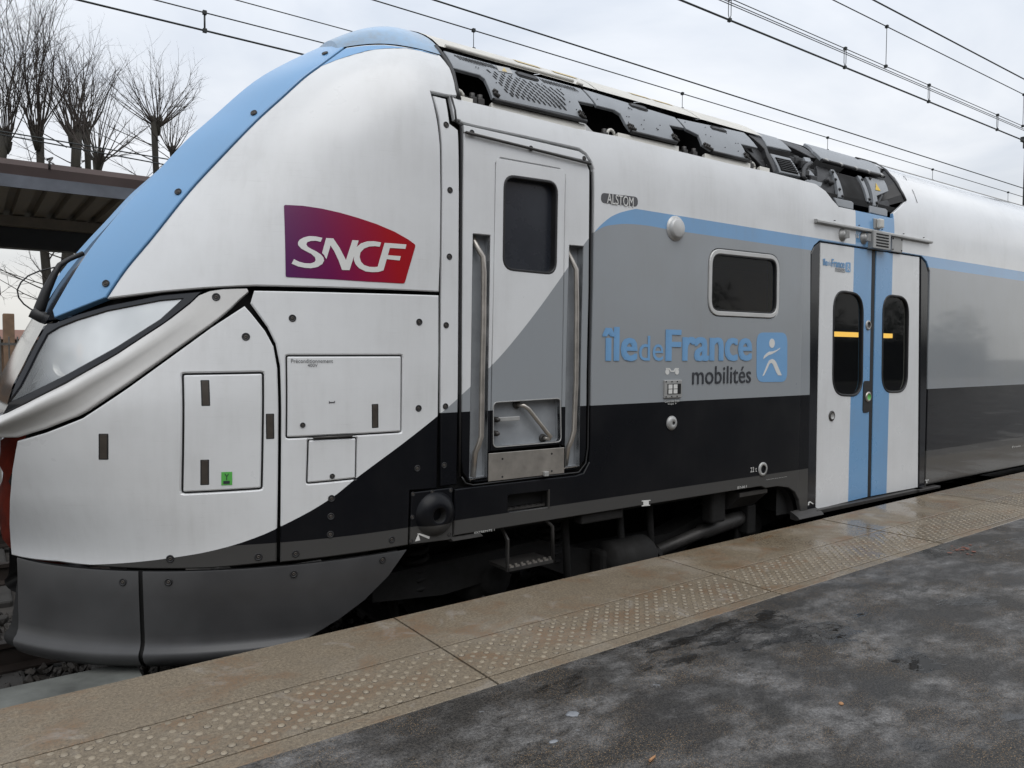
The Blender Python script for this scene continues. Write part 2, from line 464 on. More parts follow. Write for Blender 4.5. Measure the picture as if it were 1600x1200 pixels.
M['lip'] = plain('silver_grey_fairing_paint', (0.55, 0.545, 0.53), 0.38, metal=0.0, var=0.10, scale=4)
M['black'] = plain('black_rubber', (0.012, 0.012, 0.013), 0.55, var=0.2)
M['blackgloss'] = plain('black_gloss_trim', (0.012, 0.013, 0.016), 0.12, var=0.1)
M['void'] = plain('black_void_backing', (0.006, 0.006, 0.006), 0.9, var=0.2)  # near-black backing that keeps gaps, slots and openings dark
M['under'] = plain('brake_dust_grime', (0.0062, 0.0056, 0.005), 0.85, var=0.3, scale=9)
M['steel'] = plain('brushed_stainless_steel', (0.44, 0.41, 0.37), 0.33, metal=0.75, var=0.18, scale=12)
M['steel_dark'] = plain('dull_steel', (0.058, 0.055, 0.052), 0.5, metal=0.5, var=0.2, scale=9)
M['alu'] = plain('weathered_aluminium', (0.36, 0.36, 0.35), 0.45, metal=0.3, var=0.15, scale=9)
M['roofgrey'] = plain('roof_panel_grey_paint', (0.235, 0.25, 0.265), 0.45, var=0.12, scale=5)
M['roofdark'] = plain('roof_frame_dark_paint', (0.016, 0.016, 0.017), 0.5, var=0.25, scale=7)
M['cream'] = plain('weathered_roof_cover', (0.55, 0.535, 0.49), 0.55, var=0.12, scale=6)
M['yellowpad'] = plain('ochre_anti_slip_pad', (0.50, 0.40, 0.20), 0.7, var=0.15)
M['print_white'] = plain('white_print', (0.62, 0.62, 0.60), 0.4, var=0.05)
M['print_dark'] = plain('dark_print', (0.03, 0.033, 0.04), 0.4, var=0.05)
M['print_grey'] = plain('grey_print', (0.08, 0.08, 0.085), 0.4, var=0.05)
M['green'] = plain('green_sticker', (0.10, 0.42, 0.08), 0.4, var=0.1)
M['slot'] = plain('worn_bronze_latch', (0.062, 0.052, 0.043), 0.5, metal=0.3, var=0.25, scale=20)
M['red_cloth'] = plain('red_tarpaulin', (0.12, 0.016, 0.008), 0.9, var=0.5, scale=7, bump=0.3, spec=0.1)
M['yellow'] = plain('yellow_paint', (0.62, 0.42, 0.04), 0.5, var=0.15)
M['orange'] = plain('amber_lens', (0.75, 0.28, 0.03), 0.2, var=0.05)
def sncf_print():
    t = NT('purple_to_red_print'); x, y, z = t.sepxyz()
    r = t.n.new('ShaderNodeValToRGB'); r.color_ramp.elements[0].color = (0.062, 0.010, 0.082, 1); r.color_ramp.elements[1].color = (0.31, 0.006, 0.012, 1)
    e = r.color_ramp.elements.new(0.42); e.color = (0.13, 0.004, 0.062, 1)
    t.l.new(t.ramp(t.math('ADD', x, t.math('MULTIPLY', z, 0.25)), 1.58, 2.16), r.inputs[0]); t.set('Base Color', r.outputs[0]); t.set('Roughness', 0.3); t.set('Specular IOR Level', 0.3); return t.m
M['logo'] = sncf_print()
def glass(name, tint, opac, rough=0.04, col=(0.02, 0.022, 0.025)):
    t = NT(name); t.set('Base Color', col); t.set('Roughness', rough); t.set('Specular IOR Level', 0.6)
    tr = t.n.new('ShaderNodeBsdfTransparent'); tr.inputs[0].default_value = (*tint, 1)
    mxs = t.n.new('ShaderNodeMixShader'); mxs.inputs[0].default_value = opac
    t.l.new(tr.outputs[0], mxs.inputs[1]); t.l.new(t.b.outputs[0], mxs.inputs[2]); t.l.new(mxs.outputs[0], t.out.inputs[0]); return t.m
M['glass'] = glass('tinted_window_glass', (0.75, 0.75, 0.68), 0.30)
M['cabglass'] = plain('blacked_out_cab_glass', (0.020, 0.023, 0.030), 0.28, var=0.05)
def lens():
    t = NT('clouded_sky_sheen_glass'); n = t.noise(2.2, 3, 0.5)
    t.set('Base Color', t.mix(t.ramp(n, 0.35, 0.65), (0.64, 0.68, 0.70), (0.78, 0.81, 0.82))); t.set('Roughness', 0.10); t.set('Coat Weight', 1.0); t.set('Coat Roughness', 0.03)
    tr = t.n.new('ShaderNodeBsdfTransparent'); tr.inputs[0].default_value = (0.9, 0.93, 0.95, 1)
    mxs = t.n.new('ShaderNodeMixShader'); x, y, z = t.sepxyz(); t.l.new(t.math('MULTIPLY', t.ramp(n, 0.3, 0.65, 0.75, 1.0), t.ramp(t.math('ADD', x, t.math('MULTIPLY', n, 0.25)), 0.36, 0.62, 0.20, 0.94)), mxs.inputs[0])  # pale clouding, denser to the rear, also paints in the reflected sky
    t.l.new(tr.outputs[0], mxs.inputs[1]); t.l.new(t.b.outputs[0], mxs.inputs[2]); t.l.new(mxs.outputs[0], t.out.inputs[0]); return t.m
M['lens'] = lens()
def emit(name, col, s):
    t = NT(name); t.set('Base Color', col); t.set('Emission Color', col); t.set('Emission Strength', s); return t.m
M['lamp'] = emit('warm_lamp', (1.0, 0.60, 0.13), 1.35)
def asphalt():
    t = NT('wet_frosty_asphalt'); P = t.P()
    g = t.math('ADD', t.math('MULTIPLY', t.noise(260, 2, 0.6), 0.5), t.math('MULTIPLY', t.noise(110, 3, 0.6), 0.5)); g2 = t.noise(60, 3, 0.6); big = t.noise(0.9, 4, 0.55)
    col = t.mix(t.ramp(g, 0.42, 0.62), (0.008, 0.0073, 0.0064), (0.064, 0.057, 0.048))
    col = t.mix(t.math('MULTIPLY', t.ramp(big, 0.35, 0.65), 0.5), col, (0.026, 0.025, 0.025))
    # scattered tan grit
    v = t.voro(150); gm = t.math('MULTIPLY', t.math('LESS_THAN', v, 0.24), t.ramp(t.noise(3.2, 4, 0.6), 0.44, 0.58))
    col = t.mix(t.math('MULTIPLY', gm, 0.8), col, (0.26, 0.17, 0.085))
    # smeared frost and trodden snow
    f1 = t.noise(2.3, 6, 0.62, t.scale(P, (1.0, 1.7, 1.0)), 0.15); f2 = t.noise(9.5, 6, 0.65, t.scale(P, (1.0, 1.5, 1.0)), 0.1)
    fm = t.math('MULTIPLY', t.ramp(f1, 0.44, 0.66), t.ramp(f2, 0.34, 0.62))
    fm = t.math('MULTIPLY', fm, t.math('MULTIPLY', t.ramp(g2, 0.25, 0.65, 0.45, 1.0), t.ramp(g, 0.4, 0.58, 0.55, 1.0)))
    col = t.mix(t.math('MULTIPLY', fm, 0.9), col, (0.275, 0.268, 0.262))
    ch = t.math('MULTIPLY', t.math('GREATER_THAN', t.noise(9.0, 5, 0.7, None, 0.3), 0.685), t.math('GREATER_THAN', f1, 0.52))
    col = t.mix(t.math('MULTIPLY', ch, 0.25), col, (0.36, 0.38, 0.41))
    # shallow puddles
    pm = t.math('MULTIPLY', t.ramp(t.noise(1.15, 5, 0.62, t.scale(P, (1, 1.9, 1)), 0.25), 0.575, 0.60), t.math('SUBTRACT', 1.0, fm))
    col = t.mix(t.math('MULTIPLY', pm, 0.75), col, (0.010, 0.0095, 0.009))
    t.set('Base Color', col)
    rg = t.ramp(t.noise(1.6, 4), 0.35, 0.7, 0.42, 0.7)
    t.set('Roughness', t.math('SUBTRACT', rg, t.math('MULTIPLY', pm, 0.5), clamp=True)); t.set('Specular IOR Level', t.ramp(pm, 0, 1, 0.35, 0.5))
    h = t.math('ADD', t.math('MULTIPLY', t.math('MULTIPLY', g, t.math('SUBTRACT', 1.0, pm)), 0.6), t.math('MULTIPLY', fm, 0.5))
    t.bump(h, 0.8, 0.008)
    return t.m
M['asphalt'] = asphalt()
def concrete():
    t = NT('wet_stained_concrete'); P = t.P()
    g = t.math('ADD', t.math('MULTIPLY', t.noise(230, 3, 0.65), 0.5), t.math('MULTIPLY', t.noise(85, 3, 0.6), 0.5)); m_ = t.noise(11, 5, 0.62); big = t.noise(1.7, 5, 0.6, None, 0.4)
    col = t.mix(t.ramp(g, 0.38, 0.62), (0.078, 0.058, 0.038), (0.275, 0.222, 0.152))
    col = t.mix(t.math('MULTIPLY', t.ramp(t.noise(38, 4, 0.65), 0.56, 0.70), 0.55), col, (0.06, 0.048, 0.034))
    col = t.mix(t.math('MULTIPLY', t.ramp(m_, 0.4, 0.7), 0.35), col, (0.10, 0.082, 0.058))
    col = t.mix(t.math('MULTIPLY', t.ramp(big, 0.55, 0.72), 0.5), col, (0.27, 0.245, 0.205))
    v = t.ramp(t.noise(3.1, 5, 0.66, t.scale(P, (1, 1.6, 1)), 0.5), 0.50, 0.63)
    rust = t.math('MULTIPLY', v, t.ramp(g, 0.42, 0.58))
    col = t.mix(t.math('MULTIPLY', rust, 0.85), col, (0.165, 0.080, 0.030))
    oi = t.n.new('ShaderNodeObjectInfo'); col = t.mix(t.ramp(oi.outputs['Random'], 0, 1, 0.0, 0.28), col, (0.10, 0.085, 0.065))
    fr = t.math('MULTIPLY', t.ramp(t.noise(4.2, 5, 0.6, None, 0.8), 0.60, 0.76), 0.55)
    col = t.mix(fr, col, (0.31, 0.29, 0.265))
    t.set('Base Color', col)
    x, y, z = t.sepxyz()
    wet = t.math('MULTIPLY', t.ramp(big, 0.62, 0.45), t.ramp(x, 2.0, 5.0, 0.12, 1.0))
    t.set('Roughness', t.math('SUBTRACT', 0.72, t.math('MULTIPLY', wet, 0.58)))
    t.bump(t.math('MULTIPLY', g, t.math('SUBTRACT', 1.0, t.math('MULTIPLY', wet, 0.9))), 0.12, 0.003)
    return t.m
M['concrete'] = concrete()
M['stud_ring'] = plain('dark_ring', (0.055, 0.046, 0.035), 0.8, var=0.3, scale=20)  # darker band round the foot of each stud
M['stud'] = plain('worn_stud_concrete', (0.225, 0.188, 0.136), 0.42, var=0.3, scale=14)
def ballast():
    t = NT('dark_ballast_stone'); v = t.noise(9, 4); t.set('Base Color', t.mix(t.ramp(v, 0.3, 0.7), (0.012, 0.0105, 0.009), (0.045, 0.039, 0.033))); t.set('Roughness', 0.8); return t.m
M['ballast'] = ballast()
M['rail'] = plain('rusty_rail_steel', (0.022, 0.016, 0.013), 0.55, metal=0.3, var=0.3)
M['duct'] = plain('mossy_duct_concrete', (0.095, 0.10, 0.092), 0.8, var=0.45, scale=4, bump=0.2)
M['sleeper'] = plain('sleeper_concrete', (0.035, 0.033, 0.030), 0.8, var=0.25)
M['ground'] = plain('winter_ground', (0.075, 0.07, 0.05), 0.95, var=0.4, scale=0.6)
M['leaf'] = plain('evergreen_leaves', (0.035, 0.05, 0.022), 0.6, var=0.4, scale=3)
M['bark'] = plain('wet_bark', (0.024, 0.021, 0.015), 0.9, var=0.4, scale=5)
M['twig'] = plain('bare_twigs', (0.040, 0.031, 0.025), 0.85, var=0.3, scale=2)
M['canopy_pink'] = plain('faded_maroon_paint', (0.13, 0.098, 0.092), 0.6, var=0.15, scale=2)
M['canopy_grey'] = plain('streaked_zinc', (0.105, 0.115, 0.135), 0.5, metal=0.2, var=0.3, scale=3)
M['canopy_under'] = plain('brown_corrugated_sheet', (0.20, 0.17, 0.135), 0.6, var=0.2, scale=4)
M['canopy_beam'] = plain('dark_beam_paint', (0.030, 0.030, 0.031), 0.5, var=0.2)
M['brick'] = plain('sooty_brick', (0.15, 0.095, 0.06), 0.9, var=0.3, scale=3)
M['render'] = plain('grey_render', (0.22, 0.215, 0.20), 0.9, var=0.2, scale=1)
M['tile'] = plain('roof_tiles', (0.16, 0.075, 0.05), 0.85, var=0.3, scale=4)
M['wire'] = plain('weathered_copper_wire', (0.022, 0.026, 0.026), 0.6, metal=0.3, var=0.1)
M['mast'] = plain('dark_green_mast_paint', (0.020, 0.024, 0.022), 0.6, var=0.2)
M['ice'] = plain('dirty_ice', (0.20, 0.21, 0.225), 0.35, var=0.15, scale=30)
M['filter'] = plain('cigarette_filter', (0.36, 0.19, 0.09), 0.8, var=0.15, scale=60)
M['orange_paint'] = plain('orange_spray_paint', (0.17, 0.060, 0.035), 0.6, var=0.5, scale=40)

# ------------------------------------------------------------------ ground, track, platforms
RAIL_Z = -0.55
o = mesh_obj('ground', [(-400, -400, -0.98), (400, -400, -0.98), (400, 400, -0.98), (-400, 400, -0.98)], [(0, 1, 2, 3)], M['ground'], kind='structure')
def edge_y(x): return 3.128+0.018*x        # the platform edge runs very slightly towards the track
def walk_y(x): return 2.262+0.012*x        # where the asphalt meets the edge slabs
X_A, X_B = -14.0, 44.0
mb = MB()
n = 40
xs_ = [X_A+(X_B-X_A)*i/n for i in range(n+1)]
v = [(x, walk_y(x), -0.002) for x in xs_]+[(x, -6.2, -0.002) for x in xs_]
mb.add(v, [(i, n+1+i, n+2+i, i+1) for i in range(n)])
plat = mb.build('platform_asphalt', M['asphalt'], kind='structure', fixn=False)
if plat.data.polygons[0].normal.z < 0: plat.data.flip_normals()
# edge slabs, each with a tactile field between two scored lines
edging = mesh_obj('platform_edging', [(X_A, edge_y(X_A)-0.06, -0.95), (X_B, edge_y(X_B)-0.06, -0.95), (X_B, edge_y(X_B)-0.06, -0.13), (X_A, edge_y(X_A)-0.06, -0.13)],
                  [(0, 1, 2, 3)], M['concrete'], kind='structure')
random.seed(4)
SLAB = 1.812
slab_x = [1.588+SLAB*k for k in range(-5, 17)]
stud_spots = []
def slab_mesh(name, x0, x1, dz, tilt):
    """three strips separated by shallow scored grooves, rounded nosing at the track side"""
    g = 0.005
    def ys(x): return [walk_y(x), 2.348+0.006*x, 2.690+0.014*x, edge_y(x)]
    V, F = [], []
    for s in range(3):
        rows = []
        for x, e in ((x0+g, 1), (x1-g, -1)):
            y = ys(x); a = y[s]+(0.0035 if s else 0.0); b = y[s+1]-(0.0035 if s < 2 else 0)
            z = dz+tilt*(x-x0)
            pr = [(a, z-0.018), (a, z-0.002), (a+0.004, z), (b-(0.014 if s == 2 else 0.004), z)]
            pr += [(b-0.004, z-0.004), (b, z-0.015), (b, z-0.16)] if s == 2 else [(b, z-0.002), (b, z-0.018)]
            for q in pr: rows.append((x, q[0], q[1]))
        m = len(rows)//2; b0 = len(V); V += rows
        F += [(b0+i, b0+i+1, b0+m+i+1, b0+m+i) for i in range(m-1)]
        F += [tuple(b0+i for i in range(m)), tuple(b0+m+i for i in reversed(range(m)))]
    y0, y1 = ys(x0), ys(x1); b0 = len(V)                      # bed under the scored lines
    V += [(x0+g, y0[0]+0.01, dz-0.014), (x1-g, y1[0]+0.01, dz-0.014), (x1-g, y1[3]-0.03, dz-0.014), (x0+g, y0[3]-0.03, dz-0.014)]
    F.append((b0, b0+1, b0+2, b0+3))
    o = mesh_obj(name, V, F, M['concrete'], edging)
    bm = bmesh.new(); bm.from_mesh(o.data); bmesh.ops.recalc_face_normals(bm, faces=bm.faces[:]); bm.to_mesh(o.data); bm.free()
    return o
slabs = []
for x0 in slab_x:
    dz = random.uniform(-0.002, 0.002); tilt = random.uniform(-0.0012, 0.0012)
    s_ = slab_mesh('edge_slab', x0, x0+SLAB, dz, tilt); slabs.append(s_)
    sp = 0.0337
    for j in range(10):
        yy = 2.372+j*sp+0.009*x0
        for i in range(27):
            xx = x0+0.028+(i+(0.5 if j % 2 else 0))*2*sp
            if xx < x0+SLAB-0.02: stud_spots.append((xx, yy, dz+tilt*(xx-x0), s_))
bed = mesh_obj('platform_bed', [(X_A, -6.2, -0.03), (X_B, -6.2, -0.03), (X_B, edge_y(X_B)-0.09, -0.03), (X_A, edge_y(X_A)-0.09, -0.03)], [(0, 1, 2, 3)], M['void'], kind='structure')
# tactile studs: the nearest are pieces of their own, the rest one mass
def stud_geo():
    pr = [(0.0145, 0.0004), (0.0118, 0.0008), (0.0108, 0.0028), (0.0082, 0.0044), (0.0045, 0.0052), (0.0001, 0.0055)]
    b = MB().lathe((0, 0, 0), (0, 0, 1), pr, 8, [1, 0, 0, 0, 0]); return b
sg = stud_geo()
stud_me = bpy.data.meshes.new('stud'); stud_me.from_pydata([tuple(q) for q in sg.v], [], sg.f); stud_me.materials.append(M['stud']); stud_me.materials.append(M['stud_ring']); stud_me.polygons.foreach_set('material_index', sg.mi)
stud_me.polygons.foreach_set('use_smooth', [True]*len(stud_me.polygons))
def stud_rank(q):
    d = math.hypot(q[0], q[1]); ang = math.degrees(math.atan2(q[0], q[1]))-35.8
    return d+(100 if abs(ang) > 34 else 0)
stud_spots.sort(key=stud_rank)
for q in stud_spots[:300]:
    if random.random() < 0.06: continue
    o = bpy.data.objects.new('stud', stud_me); COL.objects.link(o); o.parent = q[3]
    k = random.uniform(0.3, 1.05); o.location = (q[0], q[1], q[2]-random.uniform(0, 0.0012)); o.scale = (random.uniform(0.92, 1.06), random.uniform(0.92, 1.06), k)
rest = MB()
for q in stud_spots[300:]:
    if q[0] > 20 or q[0] < -1 or random.random() < 0.08: continue
    k = random.uniform(0.4, 1.1)
    rest.add([(a.x+q[0], a.y+q[1], a.z*k+q[2]) for a in sg.v], sg.f, True); rest.mi[-len(sg.f):] = sg.mi
rest.build('tactile_studs', [M['stud'], M['stud_ring']], edging, kind='stuff', fixn=False)
# small things lying on the platform
def chunk(seed, r, h):
    random.seed(seed); b = bmesh.new(); bmesh.ops.create_icosphere(b, subdivisions=2, radius=1)
    ax = (random.uniform(0.7, 1.4), random.uniform(0.5, 0.9), h)
    vv = [(q.co.x*r*ax[0]*random.uniform(0.8, 1.15), q.co.y*r*ax[1]*random.uniform(0.8, 1.15), max(-0.001, q.co.z*r*ax[2]*random.uniform(0.6, 1.2))) for q in b.verts]
    ff = [tuple(q.index for q in f.verts) for f in b.faces]; b.free(); return vv, ff
for i, ((x, y), r, lab) in enumerate(zip([(1.667, 1.943), (1.497, 1.837)], (0.026, 0.018),
        ('largest curved scrap of dirty ice on the near asphalt', 'small flat scrap of dirty ice below the larger scrap'))):
    vv, ff = chunk(40+i, r, 0.13)
    tag(mesh_obj('ice_scrap', [(a+x, b+y, c-0.001) for a, b, c in vv], ff, M['ice'], smooth=True), lab, 'ice', 'scraps of ice on the platform')
(bx, by), = [(1.677, 1.575)]
mb = MB().tube([(bx-0.018, by-0.004, 0.005), (bx-0.004, by, 0.005), (bx+0.014, by+0.005, 0.0045)], [0.0044, 0.0042, 0.0036], 10)
tag(mb.build('cigarette_butt', M['filter']), 'crushed orange cigarette butt lying on the wet asphalt', 'cigarette butt')
(gx_, gy_), = [(2.499, 1.445)]
mb = MB().lathe((gx_, gy_, 0.0), (0, 0, 1), [(0.009, 0), (0.009, 0.003), (0.006, 0.006), (0.0001, 0.007)], 8)
tag(mb.build('pebble', M['filter']), 'single tan pebble in a small dark puddle', 'pebble')
random.seed(12); sm_ = thing('spray_mark', 'faded orange spray mark on the asphalt beside the edge slabs', 'paint mark', (5.2, 2.2, 0))
(cx_, cy_), = [(5.227, 2.229)]
for k in range(26):
    a = random.uniform(0, 6.28); d = abs(random.gauss(0, 0.10)); x, y = cx_+math.cos(a)*d*1.6-0.1, cy_-0.06+math.sin(a)*d*0.5; r = random.uniform(0.005, 0.018)
    m_ = 7; MB().add([(x+math.cos(6.283*i/m_)*r*random.uniform(0.6, 1.5), y+math.sin(6.283*i/m_)*r*random.uniform(0.5, 1.0), 0.002+k*0.00015) for i in range(m_)], [tuple(range(m_))]).build('paint_blot', M['orange_paint'], sm_, fixn=False)

# track under the train
track = mesh_obj('track_bed', [(X_A, edge_y(X_A)-0.05, -0.78), (X_B, edge_y(X_B)-0.05, -0.78), (X_B, 10.4, -0.78), (X_A, 10.4, -0.78)], [(0, 1, 2, 3)], M['ballast'], kind='structure')
random.seed(7); mb = MB(); tmpl = [chunk(100+i, 1.0, 0.8) for i in range(4)]
ico = bmesh.new(); bmesh.ops.create_icosphere(ico, subdivisions=1, radius=1); iv = [q.co.copy() for q in ico.verts]; iff = [tuple(q.index for q in f.verts) for f in ico.faces]; ico.free()
for k in range(5200):
    x = random.uniform(-3.0, 2.2) if k < 3800 else random.uniform(2.2, 9); y = random.uniform(3.15, 6.8); r = random.uniform(0.018, 0.036)
    rot = Matrix.Rotation(random.uniform(0, 6.28), 3, Vector((random.random(), random.random(), random.random()+0.1)).normalized()); sc = (random.uniform(0.7, 1.3), random.uniform(0.7, 1.3), random.uniform(0.6, 1.0))
    mb.add([rot @ Vector((q.x*r*sc[0], q.y*r*sc[1], q.z*r*sc[2]))+Vector((x, y, -0.765+random.uniform(0, 0.04))) for q in iv], iff)
mb.build('ballast', M['ballast'], kind='stuff', fixn=False)
def rail_prism(name, y):
    pr = [(-0.075, 0), (0.075, 0), (0.075, 0.012), (0.012, 0.03), (0.010, 0.125), (0.036, 0.14), (0.036, 0.172), (-0.036, 0.172), (-0.036, 0.14), (-0.010, 0.125), (-0.012, 0.03), (-0.075, 0.012)]
    o = MB().prism([(y+a, RAIL_Z-0.172+b) for a, b in pr], 'x', X_A, X_B).build(name, M['rail']); return o
for y, lab in ((MID_Y-0.7175, 'rusty rail under the train nearer the platform edge'), (MID_Y+0.7175, 'rusty rail under the far wheels of the train'),
               (8.3-0.7175, 'rusty nearer rail of the neighbouring empty track'), (8.3+0.7175, 'rusty rail of the empty track beside the canopied platform')):
    tag(rail_prism('rail', y), lab, 'rail', 'running rails')
sl = MB().box((-0.13, -1.25, -0.20), (0.13, 1.25, 0.0), bev=0.02).build('sleeper', M['sleeper'], track); sl.location = (-2.9, MID_Y, RAIL_Z-0.175)
for cy in (MID_Y, 8.3):
    for k in range(0, 28):
        if cy == MID_Y and k == 0: continue
        c = sl.copy(); COL.objects.link(c); c.location = (-2.9+0.6*k, cy, RAIL_Z-0.175)
# pale concrete duct cover beside the nose, below the platform edge
dv = [(0.057, 3.131), (0.132, 3.132)]
mb = MB().prism([(3.12, -0.70), (3.98, -0.70), (3.98, -0.27), (3.92, -0.235), (3.20, -0.20), (3.12, -0.21)], 'x', -2.2, 0.60)
tag(mb.build('cable_duct', M['duct']), 'pale concrete cable duct below the platform edge by the nose', 'cable duct')

# far platform with canopy, seen past the nose
mb = MB().box((X_A, 10.2, -0.95), (30, 17, 0.0)); o = mb.build('far_platform', M['render'], kind='structure')
mb = MB().box((X_A, 10.30, 0.0), (30, 10.42, 0.004)); mb.build('yellow_line', M['yellow'], o)
can = thing('platform_canopy', 'low brown corrugated canopy over the far platform behind the blue nose', 'canopy', (0, 12, 0))
Y0 = 9.5
mb = MB().prism([(Y0+0.05, 2.98), (Y0+0.05, 3.05), (Y0-0.02, 3.18), (Y0-0.02, 3.235), (Y0+0.3, 3.235), (Y0+0.3, 3.06)], 'x', -12, 9); mb.build('gutter', M['canopy_pink'], can)
for k in range(7):
    MB().box((-12+3*k+0.003, Y0+0.03, 2.955), (-9+3*k-0.003, Y0+0.05, 3.125)).build('fascia_board', M['canopy_grey'], can)
pr = []; x = -12.0
while x < 9:
    pr += [(x, 2.98), (x+0.13, 2.98), (x+0.15, 3.05), (x+0.22, 3.05), (x+0.24, 2.98)]; x += 0.24
n = len(pr); mb = MB(); mb.add([(a, Y0+0.06, b) for a, b in pr]+[(a, 16.5, b+0.12) for a, b in pr], [(i, i+1, n+i+1, n+i) for i in range(n-1)]); mb.build('corrugated_sheet', M['canopy_under'], can, fixn=False)
MB().box((-12, Y0+0.3, 3.14), (9, 16.6, 3.22)).build('roof_deck', M['canopy_grey'], can)
MB().box((-12, 11.85, 2.87), (9, 11.99, 3.0)).build('purlin', M['canopy_under'], can)
mb = MB().box((-12, 12.0, 2.60), (9, 12.22, 2.645)).box((-12, 12.09, 2.645), (9, 12.12, 2.97)).box((-12, 12.0, 2.93), (9, 12.22, 2.985))
mb.build('steel_beam', M['canopy_beam'], can)
for k in range(8):
    mb = MB().lathe((-11.5+2.6*k+0.05, 11.995, 2.625), (0, -1, 0), [(0.03, 0), (0.03, 0.02), (0.001, 0.024)], 10); mb.build('bolt_head', M['canopy_beam'], can)
for k in range(4):
    x = -10.5+6*k; MB().box((x-0.09, 12.03, 0), (x+0.09, 12.19, 2.6), bev=0.01).build('column', M['canopy_beam'], can)
(hx, hz_), = [(0.72, 3.176)]
mb = MB().tube([(hx, 9.48, hz_+0.0), (hx, 9.47, hz_+0.08), (hx+0.03, 9.5, hz_+0.13), (hx-0.02, 9.52, hz_+0.11)], 0.012, 6); mb.build('hook', M['steel_dark'], can)

# bare pollarded trees
def pollard(name, x, y, head_z, r0, spread, shoots, length, label, seed, lean=0.0, low=True, group='bare trees beyond the canopy'):
    rnd = random.Random(seed)
    t = thing(name, label, 'tree', (x, y, -0.9), group)
    head = Vector((x+lean, y, head_z))
    tr = MB(); pts_ = []; rs = []
    for i in range(9):
        q = i/8; pts_.append(Vector((x+lean*q+0.09*math.sin(q*5+seed), y+0.08*math.sin(q*4+seed*2), -0.9+(head_z+0.9)*q))); rs.append(r0*(1.15-0.5*q) if i < 8 else r0*0.78)
    rs = [q*0.8 for q in rs]; tr.tube(pts_, rs, 9)
    for i in range(9):                                     # knuckles of the pollard head
        a = rnd.uniform(0, 6.28); p = head+Vector((math.cos(a)*r0*0.45, math.sin(a)*r0*0.45, rnd.uniform(-0.25, 0.1)))
        tr.tube([head+Vector((0, 0, -0.35)), p, p+Vector((math.cos(a)*0.08, math.sin(a)*0.08, 0.18))], [r0*0.4, r0*0.30, r0*0.10], 6)
    tr.build('trunk', M['bark'], t, fixn=False)
    cr_ = MB()
    def branch(p, d, L, r, lev):
        n_ = max(3, int(L/0.35)); pts2 = [p.copy()]; dd = d.copy(); tw = []
        for i in range(n_):
            dd = (dd+Vector((rnd.gauss(0, 0.13), rnd.gauss(0, 0.13), 0.05 if lev == 0 else 0.02))).normalized()
            p = p+dd*(L/n_); pts2.append(p.copy())
            if i >= 1 or lev: tw.append((p.copy(), dd.copy(), i/n_))
        cr_.tube(pts2, [r*(1-0.8*i/n_) for i in range(n_+1)], 4 if lev == 0 else 3, caps=False)
        if lev < 2:
            for q, e, f in tw:
                for _ in range(1 if rnd.random() < 0.3 else 2):
                    s = Vector((rnd.gauss(0, 1), rnd.gauss(0, 1), rnd.gauss(0.15, 0.6))).normalized()
                    nd = (e*0.75+s*0.62).normalized()
                    branch(q, nd, L*rnd.uniform(0.20, 0.38)*(1-0.45*f), r*0.42*(1-0.5*f), lev+1)
    shoots = int(shoots*2.1)
    for i in range(shoots):
        a = 6.283*(i+rnd.random())/shoots*3.7; k = rnd.random()**0.7*spread
        d = Vector((math.cos(a)*k, math.sin(a)*k, 1.0)).normalized()
        branch(head+Vector((math.cos(a)*r0*0.5, math.sin(a)*r0*0.5, -0.1)), d, length*rnd.uniform(0.7, 1.1)*(1-0.22*k), 0.011+0.010*rnd.random(), 0)
    if low:
        for i in range(9):
            a = rnd.uniform(0, 6.28); z = head_z-rnd.uniform(0.3, head_z*0.75)
            branch(Vector((x+lean*0.6, y, z)), Vector((math.cos(a), math.sin(a), 0.25)).normalized(), rnd.uniform(1.4, 2.6), 0.018, 0)
    cr_.build('crown', M['twig'], t, fixn=False)
    return t
def tx(px_): return px_
TREES = [([(0.77, 6.346)], 0.19, 0.5, 14, 4.3, 'tallest bare tree, cut off by the left edge of the picture', 1, 0.6),
         ([(1.425, 6.503)], 0.15, 0.42, 13, 3.4, 'narrow bare pollard with a straight dark trunk above the canopy', 2, -0.5),
         ([(2.193, 6.698)], 0.19, 0.6, 14, 2.7, 'thick bare pollard leaning over the canopy, second trunk along', 3, 0.35),
         ([(2.574, 7.078)], 0.13, 0.75, 14, 2.6, 'slim bare pollard close against the thick leaning one', 4, 0.25),
         ([(2.502, 5.687)], 0.11, 1.1, 11, 2.1, 'smallest low bare pollard just above the canopy edge', 5, 0.15),
         ([(4.533, 7.857)], 0.15, 1.5, 19, 2.35, 'round spreading bare tree beside the blue nose', 6, -0.1)]
ty = (22, 22, 22, 23, 20, 24)
for (pt, r0, spread, sh, L, lab, seed, lean), yy in zip(TREES, ty):
    pollard('bare_tree', pt[0][0]-lean, yy, pt[0][1], r0, spread, sh, L, lab, seed, lean)
bx_ = [(5.525, 8.488)][0]
pollard('bare_tree', bx_[0], 27, bx_[1]-0.6, 0.10, 1.2, 11, 2.0, 'thin bare tree half hidden behind the round spreading one', 8, 0.0)

